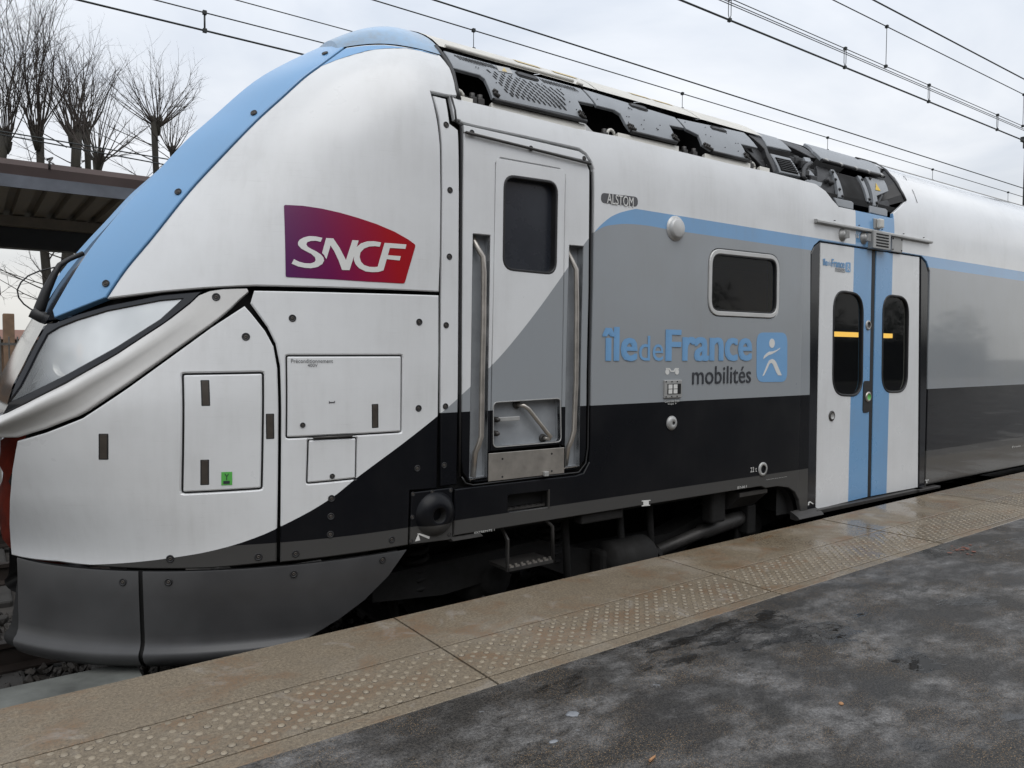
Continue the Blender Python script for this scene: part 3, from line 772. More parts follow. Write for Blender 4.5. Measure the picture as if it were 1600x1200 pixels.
# houses and fence far behind
hb = thing('brick_building', 'low brick building with a square chimney beyond the bare trees', 'building', (0, 46, -0.98))
MB().box((-9, 44, -0.98), (7.5, 52, 1.75)).build('wall', M['brick'], hb)
MB().prism([(43.6, 1.74), (52.4, 1.74), (48, 2.3)], 'x', -9.3, 7.8).build('roof', M['tile'], hb)
(cxa, cza), (cxb, czb) = [(1.259, 2.96), (1.833, 0.822)]
MB().box((cxa, 43.0, 0.3), (cxb-0.12, 43.9, cza), bev=0.04).build('chimney', M['brick'], hb)
for k in range(4): MB().box((-8+3.4*k, 43.95, -0.2), (-6.9+3.4*k, 43.998, 1.2)).build('window', M['cabglass'], hb)
fe = thing('steel_fence', 'pale steel railing fence behind the far platform', 'fence', (0, 17.5, 0))
MB().box((-12, 17.48, 1.33), (9, 17.52, 1.38)).build('top_rail', M['alu'], fe); MB().box((-12, 17.48, 0.2), (9, 17.52, 0.25)).build('bottom_rail', M['alu'], fe)
bar = MB().box((-0.012, -0.012, 0.0), (0.012, 0.012, 1.5)).build('fence_bar', M['alu'], fe, fixn=False); bar.location = (-12, 17.5, 0)
for k in range(1, 150):
    c = bar.copy(); COL.objects.link(c); c.location = (-12+0.14*k, 17.5, 0)

# ------------------------------------------------------------------ overhead line
def wire(b, y, k, r, x0=-20, x1=60, sag=0.0, rise=0.0):
    b.tube([(x0+(x1-x0)*i/8, y, CAM_H+k*y+sag*((i/4-1)**2-1)) for i in range(9)], r, 6)
cat = thing('overhead_line', 'contact wire with twin messenger wires right over the train', 'overhead line', (6, MID_Y, 0))
for nm, k, r in (('contact_wire', 0.673, 0.0095), ('auxiliary_wire', 0.704, 0.0042), ('auxiliary_wire', 0.7085, 0.0042), ('carrier_wire', 0.716, 0.0045), ('messenger_wire', 0.813, 0.006), ('feeder_wire', 0.860, 0.009)):
    b = MB(); wire(b, MID_Y, k, r); b.build(nm, M['wire'], cat)
def dropper(parent, y, px_list, ka, kb, r, loop=0.0, clip=0.016):
    for x in px_list:
        za, zb = CAM_H+ka*y, CAM_H+kb*y; b = MB()
        if loop: b.tube([(x, y, za), (x-loop, y, za+0.05), (x-loop, y, zb)], r, 5).tube([(x, y, za), (x+loop, y, za+0.05), (x+loop, y, zb)], r, 5)
        else: b.tube([(x, y, za), (x, y, zb)], r, 5)
        b.box((x-clip, y-clip, za-clip), (x+clip, y+clip, za+clip)).box((x-clip, y-clip, zb-clip), (x+clip, y+clip, zb+clip))
        b.build('dropper', M['wire'], parent)
dropper(cat, MID_Y, [q[0] for q in [(6.035, 4.501), (8.058, 4.481), (9.998, 4.471), (12.015, 4.468)]], 0.673, 0.716, 0.004, 0.02)
dropper(cat, MID_Y, [q[0] for q in [(8.935, 4.662), (12.887, 4.658)]], 0.716, 0.813, 0.004)
cat2 = thing('overhead_line', 'pair of wires seen running just above the train roof', 'overhead line', (6, 8.3, 0))
for nm, k, r in (('contact_wire', 0.499, 0.0075), ('messenger_wire', 0.526, 0.0105)):
    b = MB(); wire(b, 8.3, k, r); b.build(nm, M['wire'], cat2)
dropper(cat2, 8.3, [q[0] for q in [(5.339, 5.355), (9.302, 5.254), (13.404, 5.224), (17.558, 5.247), (21.53, 5.304)]], 0.470, 0.499, 0.005, 0, 0.02)
cat3 = thing('overhead_line', 'wires crossing the sky left of the nose top', 'overhead line', (0, 9.6, 0))
for nm, k, r in (('contact_wire', 0.399, 0.0115), ('carrier_wire', 0.421, 0.0075), ('messenger_wire', 0.447, 0.0065)):
    b = MB(); wire(b, 9.6, k, r); b.build(nm, M['wire'], cat3)
dropper(cat3, 9.6, [q[0] for q in [(2.351, 5.094)]], 0.399, 0.421, 0.012, 0, 0.022)
cat4 = thing('overhead_line', 'two thin wires crossing in front of the bare trees', 'overhead line', (0, 16, 0))
for nm, q in (('contact_wire', [(0.487, 4.999), (3.058, 4.875)]), ('messenger_wire', [(0.488, 5.054), (3.002, 4.989)])):
    k = (q[1][1]-CAM_H)/16; b = MB(); b.tube([(q[0][0]-15, 16, q[0][1]+0.06), (q[0][0], 16, q[0][1]), (q[1][0], 16, q[1][1]), (q[1][0]+12, 16, q[1][1]-0.3)], 0.013, 5); b.build(nm, M['wire'], cat4)
mast = thing('catenary_mast', 'dark steel overhead line mast rising behind the train roof', 'mast', (18.9, 7.0, -0.9))
mb = MB().box((19.13, 6.92, -0.9), (19.15, 7.08, 6.0)).box((19.31, 6.92, -0.9), (19.33, 7.08, 6.0)).box((19.15, 6.99, -0.9), (19.31, 7.01, 6.0)); mb.build('post', M['mast'], mast)
MB().box((19.06, 6.86, 6.0), (19.4, 7.14, 6.10)).box((19.1, 6.9, 5.85), (19.36, 7.1, 6.0)).build('cap', M['mast'], mast)
for k in range(10): MB().box((19.1, 6.88, 0.6+0.55*k), (19.36, 6.90, 0.66+0.55*k)).build('rung', M['mast'], mast)
MB().tube([(18.9, 6.9, 4.9), (18.6, MID_Y+0.3, 4.75)], 0.03, 8).tube([(18.9, 6.9, 5.6), (18.6, MID_Y, 5.15)], 0.02, 8).build('cantilever', M['mast'], mast)
MB().tube([(18.9, 7.1, 4.2), (18.4, 8.5, 4.05)], 0.03, 8).build('registration_arm', M['mast'], mast)
for i in range(5): MB().lathe((18.9-0.3*0.28-0.012*i, 6.9-0.6*0.28*1.9-0.09*i, 4.86-0.006*i), (0, 1, 0), [(0.03, 0), (0.07, 0.02), (0.03, 0.04)], 10).build('insulator', M['mast'], mast)

# ------------------------------------------------------------------ station building behind the photographer: it is what the train's flank mirrors
st = thing('station_building', 'pale station building across the platform, mirrored in the train side', 'building', (6, -10, 0))
MB().box((-16, -16, -0.9), (15, -10, 5.2)).build('wall', M['render'], st)
MB().prism([(-9.3, 5.19), (-16.7, 5.19), (-13, 7.6)], 'x', -16.5, 15.5).build('roof', M['tile'], st)
for k in range(9):
    x = -14+3.2*k; w = MB().box((x, -10.02, 0.9), (x+1.3, -9.97, 3.0)).build('window', M['cabglass'], st)
    MB().box((x-0.1, -9.99, 0.78), (x+1.4, -9.9, 0.89)).build('sill', M['render'], w)
hg = thing('hedge', 'unseen hedge added across the platform for a dark treeline mirrored in the train side', 'hedge', (30, -12, 0))  # out of view, added only to shape the reflection in the train side
random.seed(21); mb = MB()
for k in range(7500):
    x = random.uniform(15.8, 46); h_ = 3.0+0.7*math.sin(x*0.9)+0.45*math.sin(x*2.7+1); y = -12+random.uniform(-0.7, 0.7); z = random.uniform(0.05, h_); r = random.uniform(0.06, 0.14)
    a = Vector((random.gauss(0, 1), random.gauss(0, 1), random.gauss(0, 1))).normalized(); b_ = a.orthogonal().normalized(); c = Vector((x, y, z))
    mb.add([c+a*r, c+b_*r*0.6, c-a*r, c-b_*r*0.6], [(0, 1, 2, 3)])
mb.build('foliage', M['leaf'], hg, kind='stuff', fixn=False)
MB().box((15.8, -12.25, 0), (46, -11.75, 1.9)).build('stems', M['bark'], hg)
mb = MB().box((X_A, -10.0, -0.02), (X_B, -6.2, -0.004)); mb.build('forecourt', M['asphalt'], kind='structure')

# ------------------------------------------------------------------ the train
train = thing('train', 'white, blue and grey double deck regional train standing at the platform', 'train', (4.0, MID_Y, RAIL_Z))
def grid(name, rows, mat, parent, smooth=True, kind=None, flip=False, label=None):
    n = len(rows[0]); V = [q for r in rows for q in r]
    F = [(i*n+j, i*n+j+1, (i+1)*n+j+1, (i+1)*n+j) for i in range(len(rows)-1) for j in range(n-1)]
    if flip: F = [tuple(reversed(f)) for f in F]
    return mesh_obj(name, V, F, mat, parent, smooth, None, kind, label)
def mirror(v): return Vector((v.x, 2*MID_Y-v.y, v.z))
def frange(a, b, n): return [a+(b-a)*i/n for i in range(n+1)]

# inner dark shell under the outer sheets, far side, floor
rows = []
for z in [0.26, 0.6, 1.0, 1.3, 1.6, 1.9, 2.2, 2.35, 2.5, 2.54]:
    rows.append([surf(p, z, -0.07) for p in [nose(z)[0]-nose(z)[1]*q for q in ((1.15, 1.0, 0.8, 0.6, 0.4, 0.2, 0.05) if z < 0.9 else (0.90, 0.82, 0.7, 0.55, 0.4, 0.2, 0.05))]+[2.2, 3.0, 3.9]])
shell_in = grid('inner_shell', rows, M['void'], train, False)
rows = [[surf(p, z, -0.07) for p in (5.02, 5.2, 5.36)] for z in (0.0, 1.0, 2.2, 2.5)]; grid('inner_shell', rows, M['void'], train, False)
rows = [[surf(p, z, -0.07) for p in (3.9, 5.02)] for z in (0.26, 1.44)]; grid('inner_shell', rows, M['void'], train, False)
rows = [[surf(p, z, -0.07) for p in (3.9, 5.02)] for z in (1.98, 2.2, 2.5)]; grid('inner_shell', rows, M['void'], train, False)
rows = [[surf(p, z, -0.07) for p in (7.12, 9, 25)] for z in (0.0, 1.0, 2.2, 2.5, 2.8, 2.95)]; grid('inner_shell', rows, M['void'], train, False)
rows = []
for z in [0.0, 0.25, 0.6, 0.9, 1.2, 1.41, 1.7, 2.0, 2.3, 2.5, 2.65, 2.8, 2.88]:
    x0, a, b = nose(z)
    rows.append([mirror(surf(x, z)) for x in (1.99, 4, 8, 16, 25)])
grid('far_side_wall', rows, M['livery'], train)
MB().box((1.0, 3.6, 0.20), (25, 6.0, 0.27)).build('floor', M['under'], train)
MB().box((1.9, 6.1, -0.42), (25, 6.15, 0.28)).build('far_side_blind', M['void'], train)  # black sheet added so the gap under the train stays dark
MB().box((24.98, 3.42, 0.0), (25.0, 6.18, 3.0)).build('end_wall', M['void'], train)

# upper nose: white shell, blue windscreen surround, blue cap
STRIP = curve_pts([(0.504, 1.484), (0.582, 1.615), (0.696, 1.774), (0.852, 1.997), (1.005, 2.19), (1.153, 2.369), (1.274, 2.5), (1.386, 2.621), (1.476, 2.704), (1.627, 2.843)])
SEAM = [(1.627, 2.843), (1.708, 2.857), (1.793, 2.863), (1.93, 2.856), (2.086, 2.851)]
shell = panel('side_shell', STRIP[:-1]+SEAM+[(2.117, 2.769), (2.116, 2.677), (2.115, 2.602), (2.054, 2.593), (1.952, 2.592), (1.975, 2.435), (1.986, 2.321), (1.99, 2.076), (1.987, 1.747), (1.979, 1.562), (1.512, 1.558), (1.083, 1.554), (0.876, 1.537), (0.703, 1.516)], M['white'], train, res=0.05, bevel=0.005)
inner = [(x-0.005, z+0.005) for x, z in STRIP]
ZE = [2.90, 2.86, 2.79, 2.70, 2.6, 2.5, 2.4, 2.29, 2.2, 2.11, 2.0, 1.89, 1.8, 1.68, 1.6, 1.5, 1.43]
outer_e = [(edge_x(z)+0.004, z) for z in frange(2.90, 1.43, 40)]
blue = panel('windscreen_surround', inner+outer_e+[(0.309, 1.396), (0.404, 1.443)], M['blue'], train, off=0.001, res=0.045, bevel=0.003, thick=0.04)
decal('blue_corner', [(1.477, 2.699), (1.621, 2.831), (1.703, 2.845), (1.788, 2.852), (1.925, 2.845), (2.069, 2.841), (1.98, 2.85), (1.899, 2.847), (1.777, 2.826), (1.7, 2.807), (1.621, 2.773), (1.545, 2.737)], M['blue_flat'], shell)
front_z = pchip([(edge_x(z), z) for z in (2.66, 2.79, 2.91, 3.05, 3.17, 3.26)])
seam_f = pchip(SEAM)
xs_ = frange(1.60, 2.115, 12); rows = []
for x in xs_:
    zs = seam_f(x)+0.006 if x < SEAM[-1][0] else SEAM[-1][1]+0.006
    e = surf(to_p(x, zs), zs); ins0 = roof_in(zs); d = (e.y-WALL_Y)-ins0; half = []
    for k in range(19):
        q = (k/18)**1.3; y = e.y+(MID_Y-e.y)*q
        za = roof_z(y-WALL_Y-d*(1-q)); zb = front_z(x)+0.01
        h = 0.12; t_ = max(0.0, h-abs(za-zb))/h; z = min(za, zb)-t_*t_*h*0.25
        half.append(Vector((x, y, max(z, zs) if k else zs)))
    rows.append(half+[mirror(v) for v in reversed(half[:-1])])
cap = grid('roof_cap', rows, M['cap'], train, flip=True)
r0 = rows[0]; mb = MB(); mb.add([v for v in r0]+[Vector((v.x-0.03, v.y, max(2.80, v.z-0.2))) for v in r0], [(i, i+1, len(r0)+i+1, len(r0)+i) for i in range(len(r0)-1)]); mb.build('cap_front', M['cap'], cap, fixn=False)
# windscreen and hood between the two surrounds
ys_ = frange(4.0, 5.6, 10)
rows = [[Vector((edge_x(z)+0.035+0.11*(1-((y-MID_Y)/0.8)**2), y, z)) for y in ys_] for z in frange(1.43, 2.9, 14)]
grid('windscreen', rows, M['blackgloss'], train)
rows = [[Vector((edge_x(z)+0.006-0.02*(1-((y-MID_Y)/0.8)**2), y, z)) for y in ys_] for z in frange(0.93, 1.425, 6)]
grid('front_hood', rows, M['blackgloss'], train)
a0 = [(0.466, 1.733), (0.407, 1.7), (0.361, 1.665), (0.336, 1.614), (0.302, 1.534), (0.274, 1.446), (0.268, 1.418)]; yy = (4.32, 4.31, 4.3, 4.3, 4.3, 4.3, 4.3)
mb = MB().tube([(a[0], y, a[1]) for a, y in zip(a0, yy)], [0.012, 0.012, 0.013, 0.017, 0.022, 0.026, 0.02], 8)
w_ = mb.build('wiper_arm', M['black'], train)
MB().tube([(a[0], 4.3, a[1]) for a in [(0.361, 1.659), (0.312, 1.643), (0.272, 1.628), (0.23, 1.604), (0.201, 1.572), (0.185, 1.534), (0.19, 1.498), (0.21, 1.468), (0.238, 1.445), (0.274, 1.428)]], 0.004, 6).build('hose', M['black'], w_)
MB().lathe((a0[-1][0], 4.3, a0[-1][1]), (-0.8, 0, 0.5), [(0.03, -0.03), (0.03, 0.03), (0.001, 0.035)], 10).build('pivot', M['black'], w_)

# headlight
EDGE_L = [(edge_x(z)+0.008, z) for z in (1.02, 1.1, 1.2, 1.3, 1.37)]
h_top = [(0.308, 1.373), (0.391, 1.411), (0.503, 1.452), (0.702, 1.501), (0.865, 1.522)]; h_bot = [(0.823, 1.474), (0.72, 1.381), (0.522, 1.23), (0.33, 1.102), (0.191, 1.016), (0.103, 0.96)]
houter = h_top+h_bot+[q for q in EDGE_L if q[1] > h_bot[-1][1]+0.02]
hinner = [(0.323, 1.352), (0.39, 1.384), (0.501, 1.426), (0.701, 1.475), (0.784, 1.485), (0.696, 1.393), (0.523, 1.264), (0.332, 1.138), (0.192, 1.053), (0.132, 1.018)]
hinner += [(edge_x(z)+0.035, z) for z in (1.09, 1.16, 1.24, 1.32)]
hl = panel('headlight', houter, M['blackgloss'], train, off=-0.002, holes=[hinner], res=0.05, bevel=0.004, thick=0.05)
panel('lamp_housing', shrink(ccw(houter), 0.006), M['alu'], hl, off=-0.10, thick=0.01, res=0.06)
panel('lamp_module', [(0.323, 1.338), (0.417, 1.379), (0.377, 1.212), (0.341, 1.138), (0.192, 1.058), (0.136, 1.024)]+[(edge_x(z)+0.05, z) for z in (1.12, 1.2, 1.3)], M['print_grey'], hl, off=-0.06, thick=0.03, res=0.06)
panel('lens', shrink(ccw(hinner), -0.006), M['lens'], hl, off=-0.009, thick=0.004, bevel=0.001, res=0.05)
for x, z in [(0.588, 1.371), (0.453, 1.269), (0.323, 1.197)]:
    p = to_p(x, z); n_ = surf_n(p, z); MB().lathe(surf(p, z, -0.09), n_, [(0.02, 0.0), (0.035, 0.015), (0.058, 0.05), (0.062, 0.052)], 18).build('reflector', M['steel'], hl, fixn=False)
(ax_, az_), = [(0.363, 1.226)]; p = to_p(ax_, az_); MB().lathe(surf(p, az_, -0.07)-Vector((0, 0, 0.07)), (0, 0.0, 1), [(0.012, 0), (0.016, 0.02), (0.016, 0.12), (0.008, 0.14)], 10).build('marker_lamp', M['orange'], hl)
q0 = [(0.253, 1.32), (0.209, 1.211), (0.166, 1.103), (0.127, 1.018)]; MB().tube([surf(to_p(x, z), z, -0.03) for x, z in q0], 0.008, 6).build('divider', M['alu'], hl)

# fairing lip under the headlight
def resample(l, n):
    d = [0.0]
    for i in range(1, len(l)): d.append(d[-1]+math.hypot(l[i][0]-l[i-1][0], l[i][1]-l[i-1][1]))
    out = []
    for k in range(n+1):
        s = d[-1]*k/n; i = 0
        while i < len(l)-2 and d[i+1] < s: i += 1
        t_ = (s-d[i])/max(1e-9, d[i+1]-d[i]); out.append((l[i][0]+(l[i+1][0]-l[i][0])*t_, l[i][1]+(l[i+1][1]-l[i][1])*t_))
    return out
def nose_pt(u, z): x0, a, b = nose(z); return (x0-a*u, z)
T = [(1.045, 1.538), (0.952, 1.533), (0.865, 1.516), (0.823, 1.468), (0.72, 1.376), (0.521, 1.224), (0.33, 1.096), (0.191, 1.011), (0.103, 0.955)]; B_ = [(1.05, 1.526), (1.015, 1.493), (0.96, 1.432), (0.893, 1.372), (0.687, 1.205), (0.563, 1.105), (0.391, 0.964), (0.258, 0.898), (0.157, 0.857)]
T = T+[nose_pt(0.93, T[-1][1]-0.03), nose_pt(0.975, T[-1][1]-0.04), nose_pt(1.0, T[-1][1]-0.05)]; B_ = B_+[nose_pt(0.965, B_[-1][1]-0.01), nose_pt(0.985, B_[-1][1]-0.01), nose_pt(1.0, B_[-1][1]-0.01)]
T = resample([(to_p(*q), q[1]) for q in T], 44); B_ = resample([(to_p(*q), q[1]) for q in B_], 44)
bulge = pchip([(0, -0.004), (0.06, 0.012), (0.16, 0.034), (0.30, 0.047), (0.42, 0.041), (0.55, 0.020), (0.7, 0.006), (0.85, 0.0), (0.97, 0.0), (1.0, -0.004)])
rows = []
for i in range(45):
    k = min(1.0, max(0.0, (i-3)/22)); k = k*k*(3-2*k); w = []
    for j in range(23):
        s = j/22; p = T[i][0]+(B_[i][0]-T[i][0])*s; z = T[i][1]+(B_[i][1]-T[i][1])*s
        w.append(surf(p, z, bulge(s)*k*1.25+0.001))
    w += [surf(B_[i][0], B_[i][1], -0.03)]
    rows.append(w)
fair = grid('headlight_fairing', rows, M['lip'], train, flip=False)
fr_ = [r[0] for r in rows if r[0].y > 3.95]; shelf_v = [[Vector((v.x, v.y, v.z)), Vector((max(v.x, edge_x(v.z)+0.03), v.y, v.z+0.03))] for v in fr_]
shelf_v += [[mirror(q) for q in r] for r in reversed(shelf_v)]
grid('front_shelf', shelf_v, M['blackgloss'], train, False)

# lower nose panels with their hatches
def hatch(px_outline, r=0.006): return rounded(ccw(px_outline), r, 2)
h1 = hatch([(0.775, 1.139), (1.091, 1.144), (1.078, 0.615), (0.767, 0.609)]); h2 = hatch([(1.204, 1.224), (1.761, 1.226), (1.757, 0.847), (1.196, 0.847)]); h3 = hatch([(1.294, 0.827), (1.518, 0.825), (1.513, 0.631), (1.286, 0.626)])
pc = panel('front_corner_panel', [(0.157, 0.84), (0.258, 0.88), (0.391, 0.947), (0.562, 1.083), (0.686, 1.185), (0.892, 1.355), (1.031, 1.457), (1.056, 1.425), (1.112, 1.343), (1.145, 1.272), (1.158, 1.171), (1.158, 0.977), (1.152, 0.617), (1.145, 0.26), (0.878, 0.248), (0.623, 0.249), (0.448, 0.252), (0.31, 0.256), (0.137, 0.237), (0.129, 0.407), (0.129, 0.555), (0.138, 0.702), (0.15, 0.795)], M['livery'], train, res=0.055, bevel=0.006,
           holes=[shrink(h1, -0.010)])
ps = panel('side_front_panel', [(1.074, 1.53), (1.511, 1.535), (1.979, 1.543), (1.98, 1.249), (1.976, 0.915), (1.969, 0.532), (1.811, 0.538), (1.8, 0.258), (1.462, 0.258), (1.161, 0.255), (1.166, 0.616), (1.172, 0.976), (1.172, 1.179), (1.156, 1.284), (1.124, 1.361), (1.056, 1.47)], M['livery'], train, res=0.06, bevel=0.006,
           holes=[shrink(h2, -0.008), shrink(h3, -0.008)])
for h, par in ((h1, pc), (h2, ps), (h3, ps)):
    panel('hatch', h, M['white'], par, off=0.001, bevel=0.006, res=0.06); panel('hatch_frame', shrink(h, -0.03), M['black'], par, off=-0.018, thick=0.004, bevel=0.001)
def plate(name, c, w, h, mat, parent, off=0.002, r=0.003, thick=0.006, bevel=0.0015):
    return panel(name, rounded(rect((c[0]-w/2, c[1]-h/2), (c[0]+w/2, c[1]+h/2)), r, 3), mat, parent, off, thick, bevel)
def recess_latch(c, w, h, parent):
    plate('latch_surround', c, w, h, M['black'], parent, 0.0012, 0.004, 0.004, 0.0008); plate('latch', c, w*0.72, h*0.93, M['slot'], parent, 0.0022, 0.003, 0.004, 0.001)
for q, par in zip([(0.857, 1.058), (0.851, 0.697), (0.469, 0.821), (1.121, 0.9), (1.618, 0.931)], (pc, pc, pc, pc, ps)):
    big = q is not None
    recess_latch(q, 0.036, 0.118 if par is pc else 0.12, par)
mb = MB(); (ha, hz0), (hb_, hz1) = [(1.312, 0.838), (1.499, 0.839)]; mb.tube([surf(to_p(ha, hz0), hz0, 0.004), surf(to_p(hb_, hz1), hz1, 0.004)], 0.006, 6); mb.build('hinge', M['steel_dark'], ps)
gs = decal('sticker', rect(*[(0.917, 0.635), (0.961, 0.696)]), M['green'], pc, 0.003)
lettering('pictogram', 'Y', *[q[0] for q in [(0.93, 0.682), (0.948, 0.681)]], *[q[1] for q in [(0.938, 0.658), (0.938, 0.688)]], M['print_dark'], gs, off=0.0045)
decal('pictogram_box', rect(*[(0.925, 0.641), (0.951, 0.655)]), M['print_dark'], gs, 0.0045)
pillar = panel('pillar_panel', [(1.963, 2.573), (2.039, 2.571), (2.048, 2.439), (2.098, 2.414), (2.102, 2.091), (2.1, 1.588), (2.098, 1.08), (2.091, 0.543), (1.993, 0.543), (1.992, 0.948), (1.995, 1.546), (2.001, 2.078), (1.998, 2.327), (1.988, 2.454)], M['livery'], train, bevel=0.005)

# hub cover plate with domed boss
hub = panel('towing_cover', [(1.818, 0.527), (2.063, 0.529), (2.064, 0.25), (1.811, 0.26)], M['livery'], train, off=0.002, bevel=0.004)
(hx, hz_), = [(1.958, 0.401)]; mb = MB(); c = surf(hx, hz_)
mb.lathe(c, (0, -1, 0), [(0.118, 0.0), (0.110, 0.014), (0.088, 0.034), (0.062, 0.046), (0.042, 0.049), (0.038, 0.046), (0.034, 0.0), (0.0001, 0.0)], 32, [0, 0, 0, 0, 0, 1, 1]); mb.build('domed_boss', [M['livery'], M['void']], hub, fixn=False)
q = [(1.848, 0.311), (1.863, 0.312), (1.924, 0.287), (1.92, 0.274)]; decal('jacking_mark', [q[0], q[1], q[2], q[3]], M['print_white'], hub, 0.004)
decal('jacking_mark', [(1.837, 0.273), (1.867, 0.275), (1.856, 0.31)], M['print_white'], hub, 0.004)

# skirt under the nose: two sheets with an outward flange
sk = [(0.002, 0.238), (0.004, 0.232), (0.004, 0.12), (0.003, 0.02), (0.001, -0.05), (0.002, -0.085), (0.010, -0.110), (0.022, -0.126), (0.027, -0.139), (0.023, -0.157), (0.006, -0.182), (-0.035, -0.206), (-0.10, -0.22)]
end_f = pchip(sorted([(z, x) for x, z in [(1.785, 0.234), (1.684, 0.119), (1.576, 0.034), (1.413, -0.059)]]+[(-0.14, 1.22), (-0.25, 1.02)]))
(sx_, _), = [(0.611, 0.042)]
def skirt(ph0, ph1, right_end):
    rows = []
    for off, z in sk:
        x0, a, b = nose(z); pl = x0-a*(ph0-0.20*(0.238-z))
        pr = to_p(end_f(z), z) if right_end else to_p(sx_-0.008, z)
        if right_end: pl = to_p(sx_+0.008, z)
        rows.append([surf(pl+(pr-pl)*k/24, z, off) for k in range(25)])
    return grid('skirt_panel', rows, M['skirt'], train, flip=True)
sk1 = skirt(1.235, 0, False); sk2 = skirt(0, 0, True)
rows = [[surf(nose(z)[0]-nose(z)[1]*1.25*(1-k/30)+(end_f(z)-0.04-nose(z)[0])*k/30, z, off-0.022) for k in range(31)] for off, z in sk]
grid('skirt_backing', rows, M['void'], train, flip=True)
# coupler bay and its red cover
random.seed(3); rows = []
for i in range(15):
    z = 0.10+0.78*i/14; r_ = 0.36*(1-((i-7)/7.6)**6); w = []
    for k in range(25):
        a = 2*math.pi*k/24; rr = r_*(1+0.05*math.sin(a*5+i*0.9)+0.03*math.sin(a*11-i*1.7))
        w.append(Vector((0.42+rr*math.cos(a)*0.85, MID_Y-0.02+rr*math.sin(a)*1.05, z)))
    rows.append(w)
grid('coupler_cover', rows, M['red_cloth'], train, flip=True)
MB().box((0.62, 4.2, 0.0), (0.9, 5.4, 0.93)).build('coupler_bay', M['void'], train)

# the far side of the nose mirrors the near side
def mirrored(o, parent):
    me = o.data; ln_ = [tuple(q.vector) for q in me.corner_normals]
    n2 = bpy.data.meshes.new(o.name.split('.')[0]); n2.from_pydata([tuple(mirror(v.co)) for v in me.vertices], [], [tuple(reversed(p.vertices)) for p in me.polygons])
    for m_ in me.materials: n2.materials.append(m_)
    n2.polygons.foreach_set('use_smooth', [p.use_smooth for p in me.polygons]); n2.update()
    out = []
    for p in me.polygons: out += [(a[0], -a[1], a[2]) for a in reversed([ln_[i] for i in p.loop_indices])]
    n2.normals_split_custom_set(out)
    c = link(bpy.data.objects.new(o.name.split('.')[0], n2), parent)
    for ch in o.children:
        if ch.name.split('.')[0] in ('lens', 'lamp_housing', 'reflector'): mirrored(ch, c)
    return c
for o_ in (shell_in, shell, blue, hl, fair, pc, ps, sk1, sk2): mirrored(o_, train)

# bolts
bolt_me = None
def bolt(x, z, r, parent, off=0.0):
    global bolt_me
    if bolt_me is None:
        t_ = MB().lathe((0, 0, 0), (0, 0, 1), [(1.0, -0.1), (1.0, 0.10), (0.80, 0.16), (0.68, 0.02), (0.42, 0.0), (0.38, 0.10), (0.18, 0.10), (0.16, 0.02), (0.001, 0.02)], 14, [0, 0, 0, 0, 1, 1, 1, 0])
        o = t_.build('bolt', [M['black'], M['slot']], None, fixn=False); bolt_me = o.data; bpy.data.objects.remove(o)
    p = to_p(x, z); n_ = surf_n(p, z); o = bpy.data.objects.new('bolt', bolt_me); link(o, parent)
    o.location = surf(p, z, off+0.0005); o.rotation_mode = 'QUATERNION'; o.rotation_quaternion = n_.to_track_quat('Z', 'Y'); o.scale = (r, r, r)
    return o
for q in [(1.156, 2.42), (0.811, 1.998), (0.506, 1.552), (1.531, 2.801)]: bolt(*q, 0.017, blue, 0.004)
for q in [(2.025, 2.428), (2.044, 2.093), (2.041, 1.748), (2.022, 1.39), (2.019, 0.964), (2.012, 0.653)]: bolt(*q, 0.0165, pillar)
for q in [(1.233, 1.405), (1.863, 1.402), (1.859, 0.96), (1.852, 0.65), (1.396, 0.541), (1.392, 0.454), (1.389, 0.367), (1.706, 0.301), (1.229, 0.291)]: bolt(*q, 0.0175, ps)
for q in [(1.031, 1.315), (1.069, 0.29), (0.721, 0.297)]: bolt(*q, 0.0185, pc)
for q in [(1.265, 0.901), (1.4, 0.649)]: bolt(*q, 0.0125, ps, 0.003)
for q in [(1.652, 0.208), (1.219, 0.197), (0.715, 0.191), (0.547, 0.188)]: bolt(*q, 0.0175, train, 0.0065)
(q,) = [(0.919, 1.496)]; bolt(*q, 0.0185, train, 0.001)
for q in [(1.826, 0.52), (1.939, 0.518), (2.051, 0.516), (1.822, 0.401), (1.815, 0.276), (2.044, 0.281)]: bolt(*q, 0.012, hub, 0.002)
# disc caps on the roof cap
for k, (u, (x, y)) in enumerate(((0.02, (1.86, 3.79)), (0.02, (2.06, 3.70)))):
    pass

# side wall with cab door, window and passenger door openings
wing = [(2.067, 2.599), (2.082, 2.469), (2.113, 2.468), (2.12, 2.459), (2.196, 2.456), (2.537, 2.457), (2.937, 2.454), (2.99, 2.432), (3.028, 2.392), (3.047, 2.349), (3.052, 2.212), (3.049, 1.639), (3.04, 1.138), (3.041, 0.711), (3.032, 0.587), (2.987, 0.524), (2.926, 0.514), (2.543, 0.517), (2.197, 0.519), (2.079, 0.517), (2.072, 0.249)]
floor_z = 0.268
x_l, x_arch = wing[-1][0], [(4.782, 0.248)][0][0]
arch = [(4.782, 0.248), (4.932, 0.247), (5.071, 0.223), (5.155, 0.18), (5.208, 0.114), (5.247, -0.001), (5.333, -0.002), (5.328, 1.015), (5.298, 2.033), (5.339, 2.091), (5.415, 2.137), (7.033, 2.145), (7.131, 2.101), (7.196, 2.017), (7.222, 0.976), (7.231, -0.008)]
rim = [(6.537, 2.434), (5.687, 2.434), (5.604, 2.481), (5.521, 2.543), (5.404, 2.584), (5.242, 2.587), (4.839, 2.593), (4.349, 2.585), (3.288, 2.591), (2.931, 2.578), (2.342, 2.588), (2.097, 2.587)]
upper = [(6.546, 2.48), (6.816, 2.623), (6.841, 2.724), (6.92, 2.875), (6.934, 2.974), (7.094, 3.089), (6.862, 3.089)]
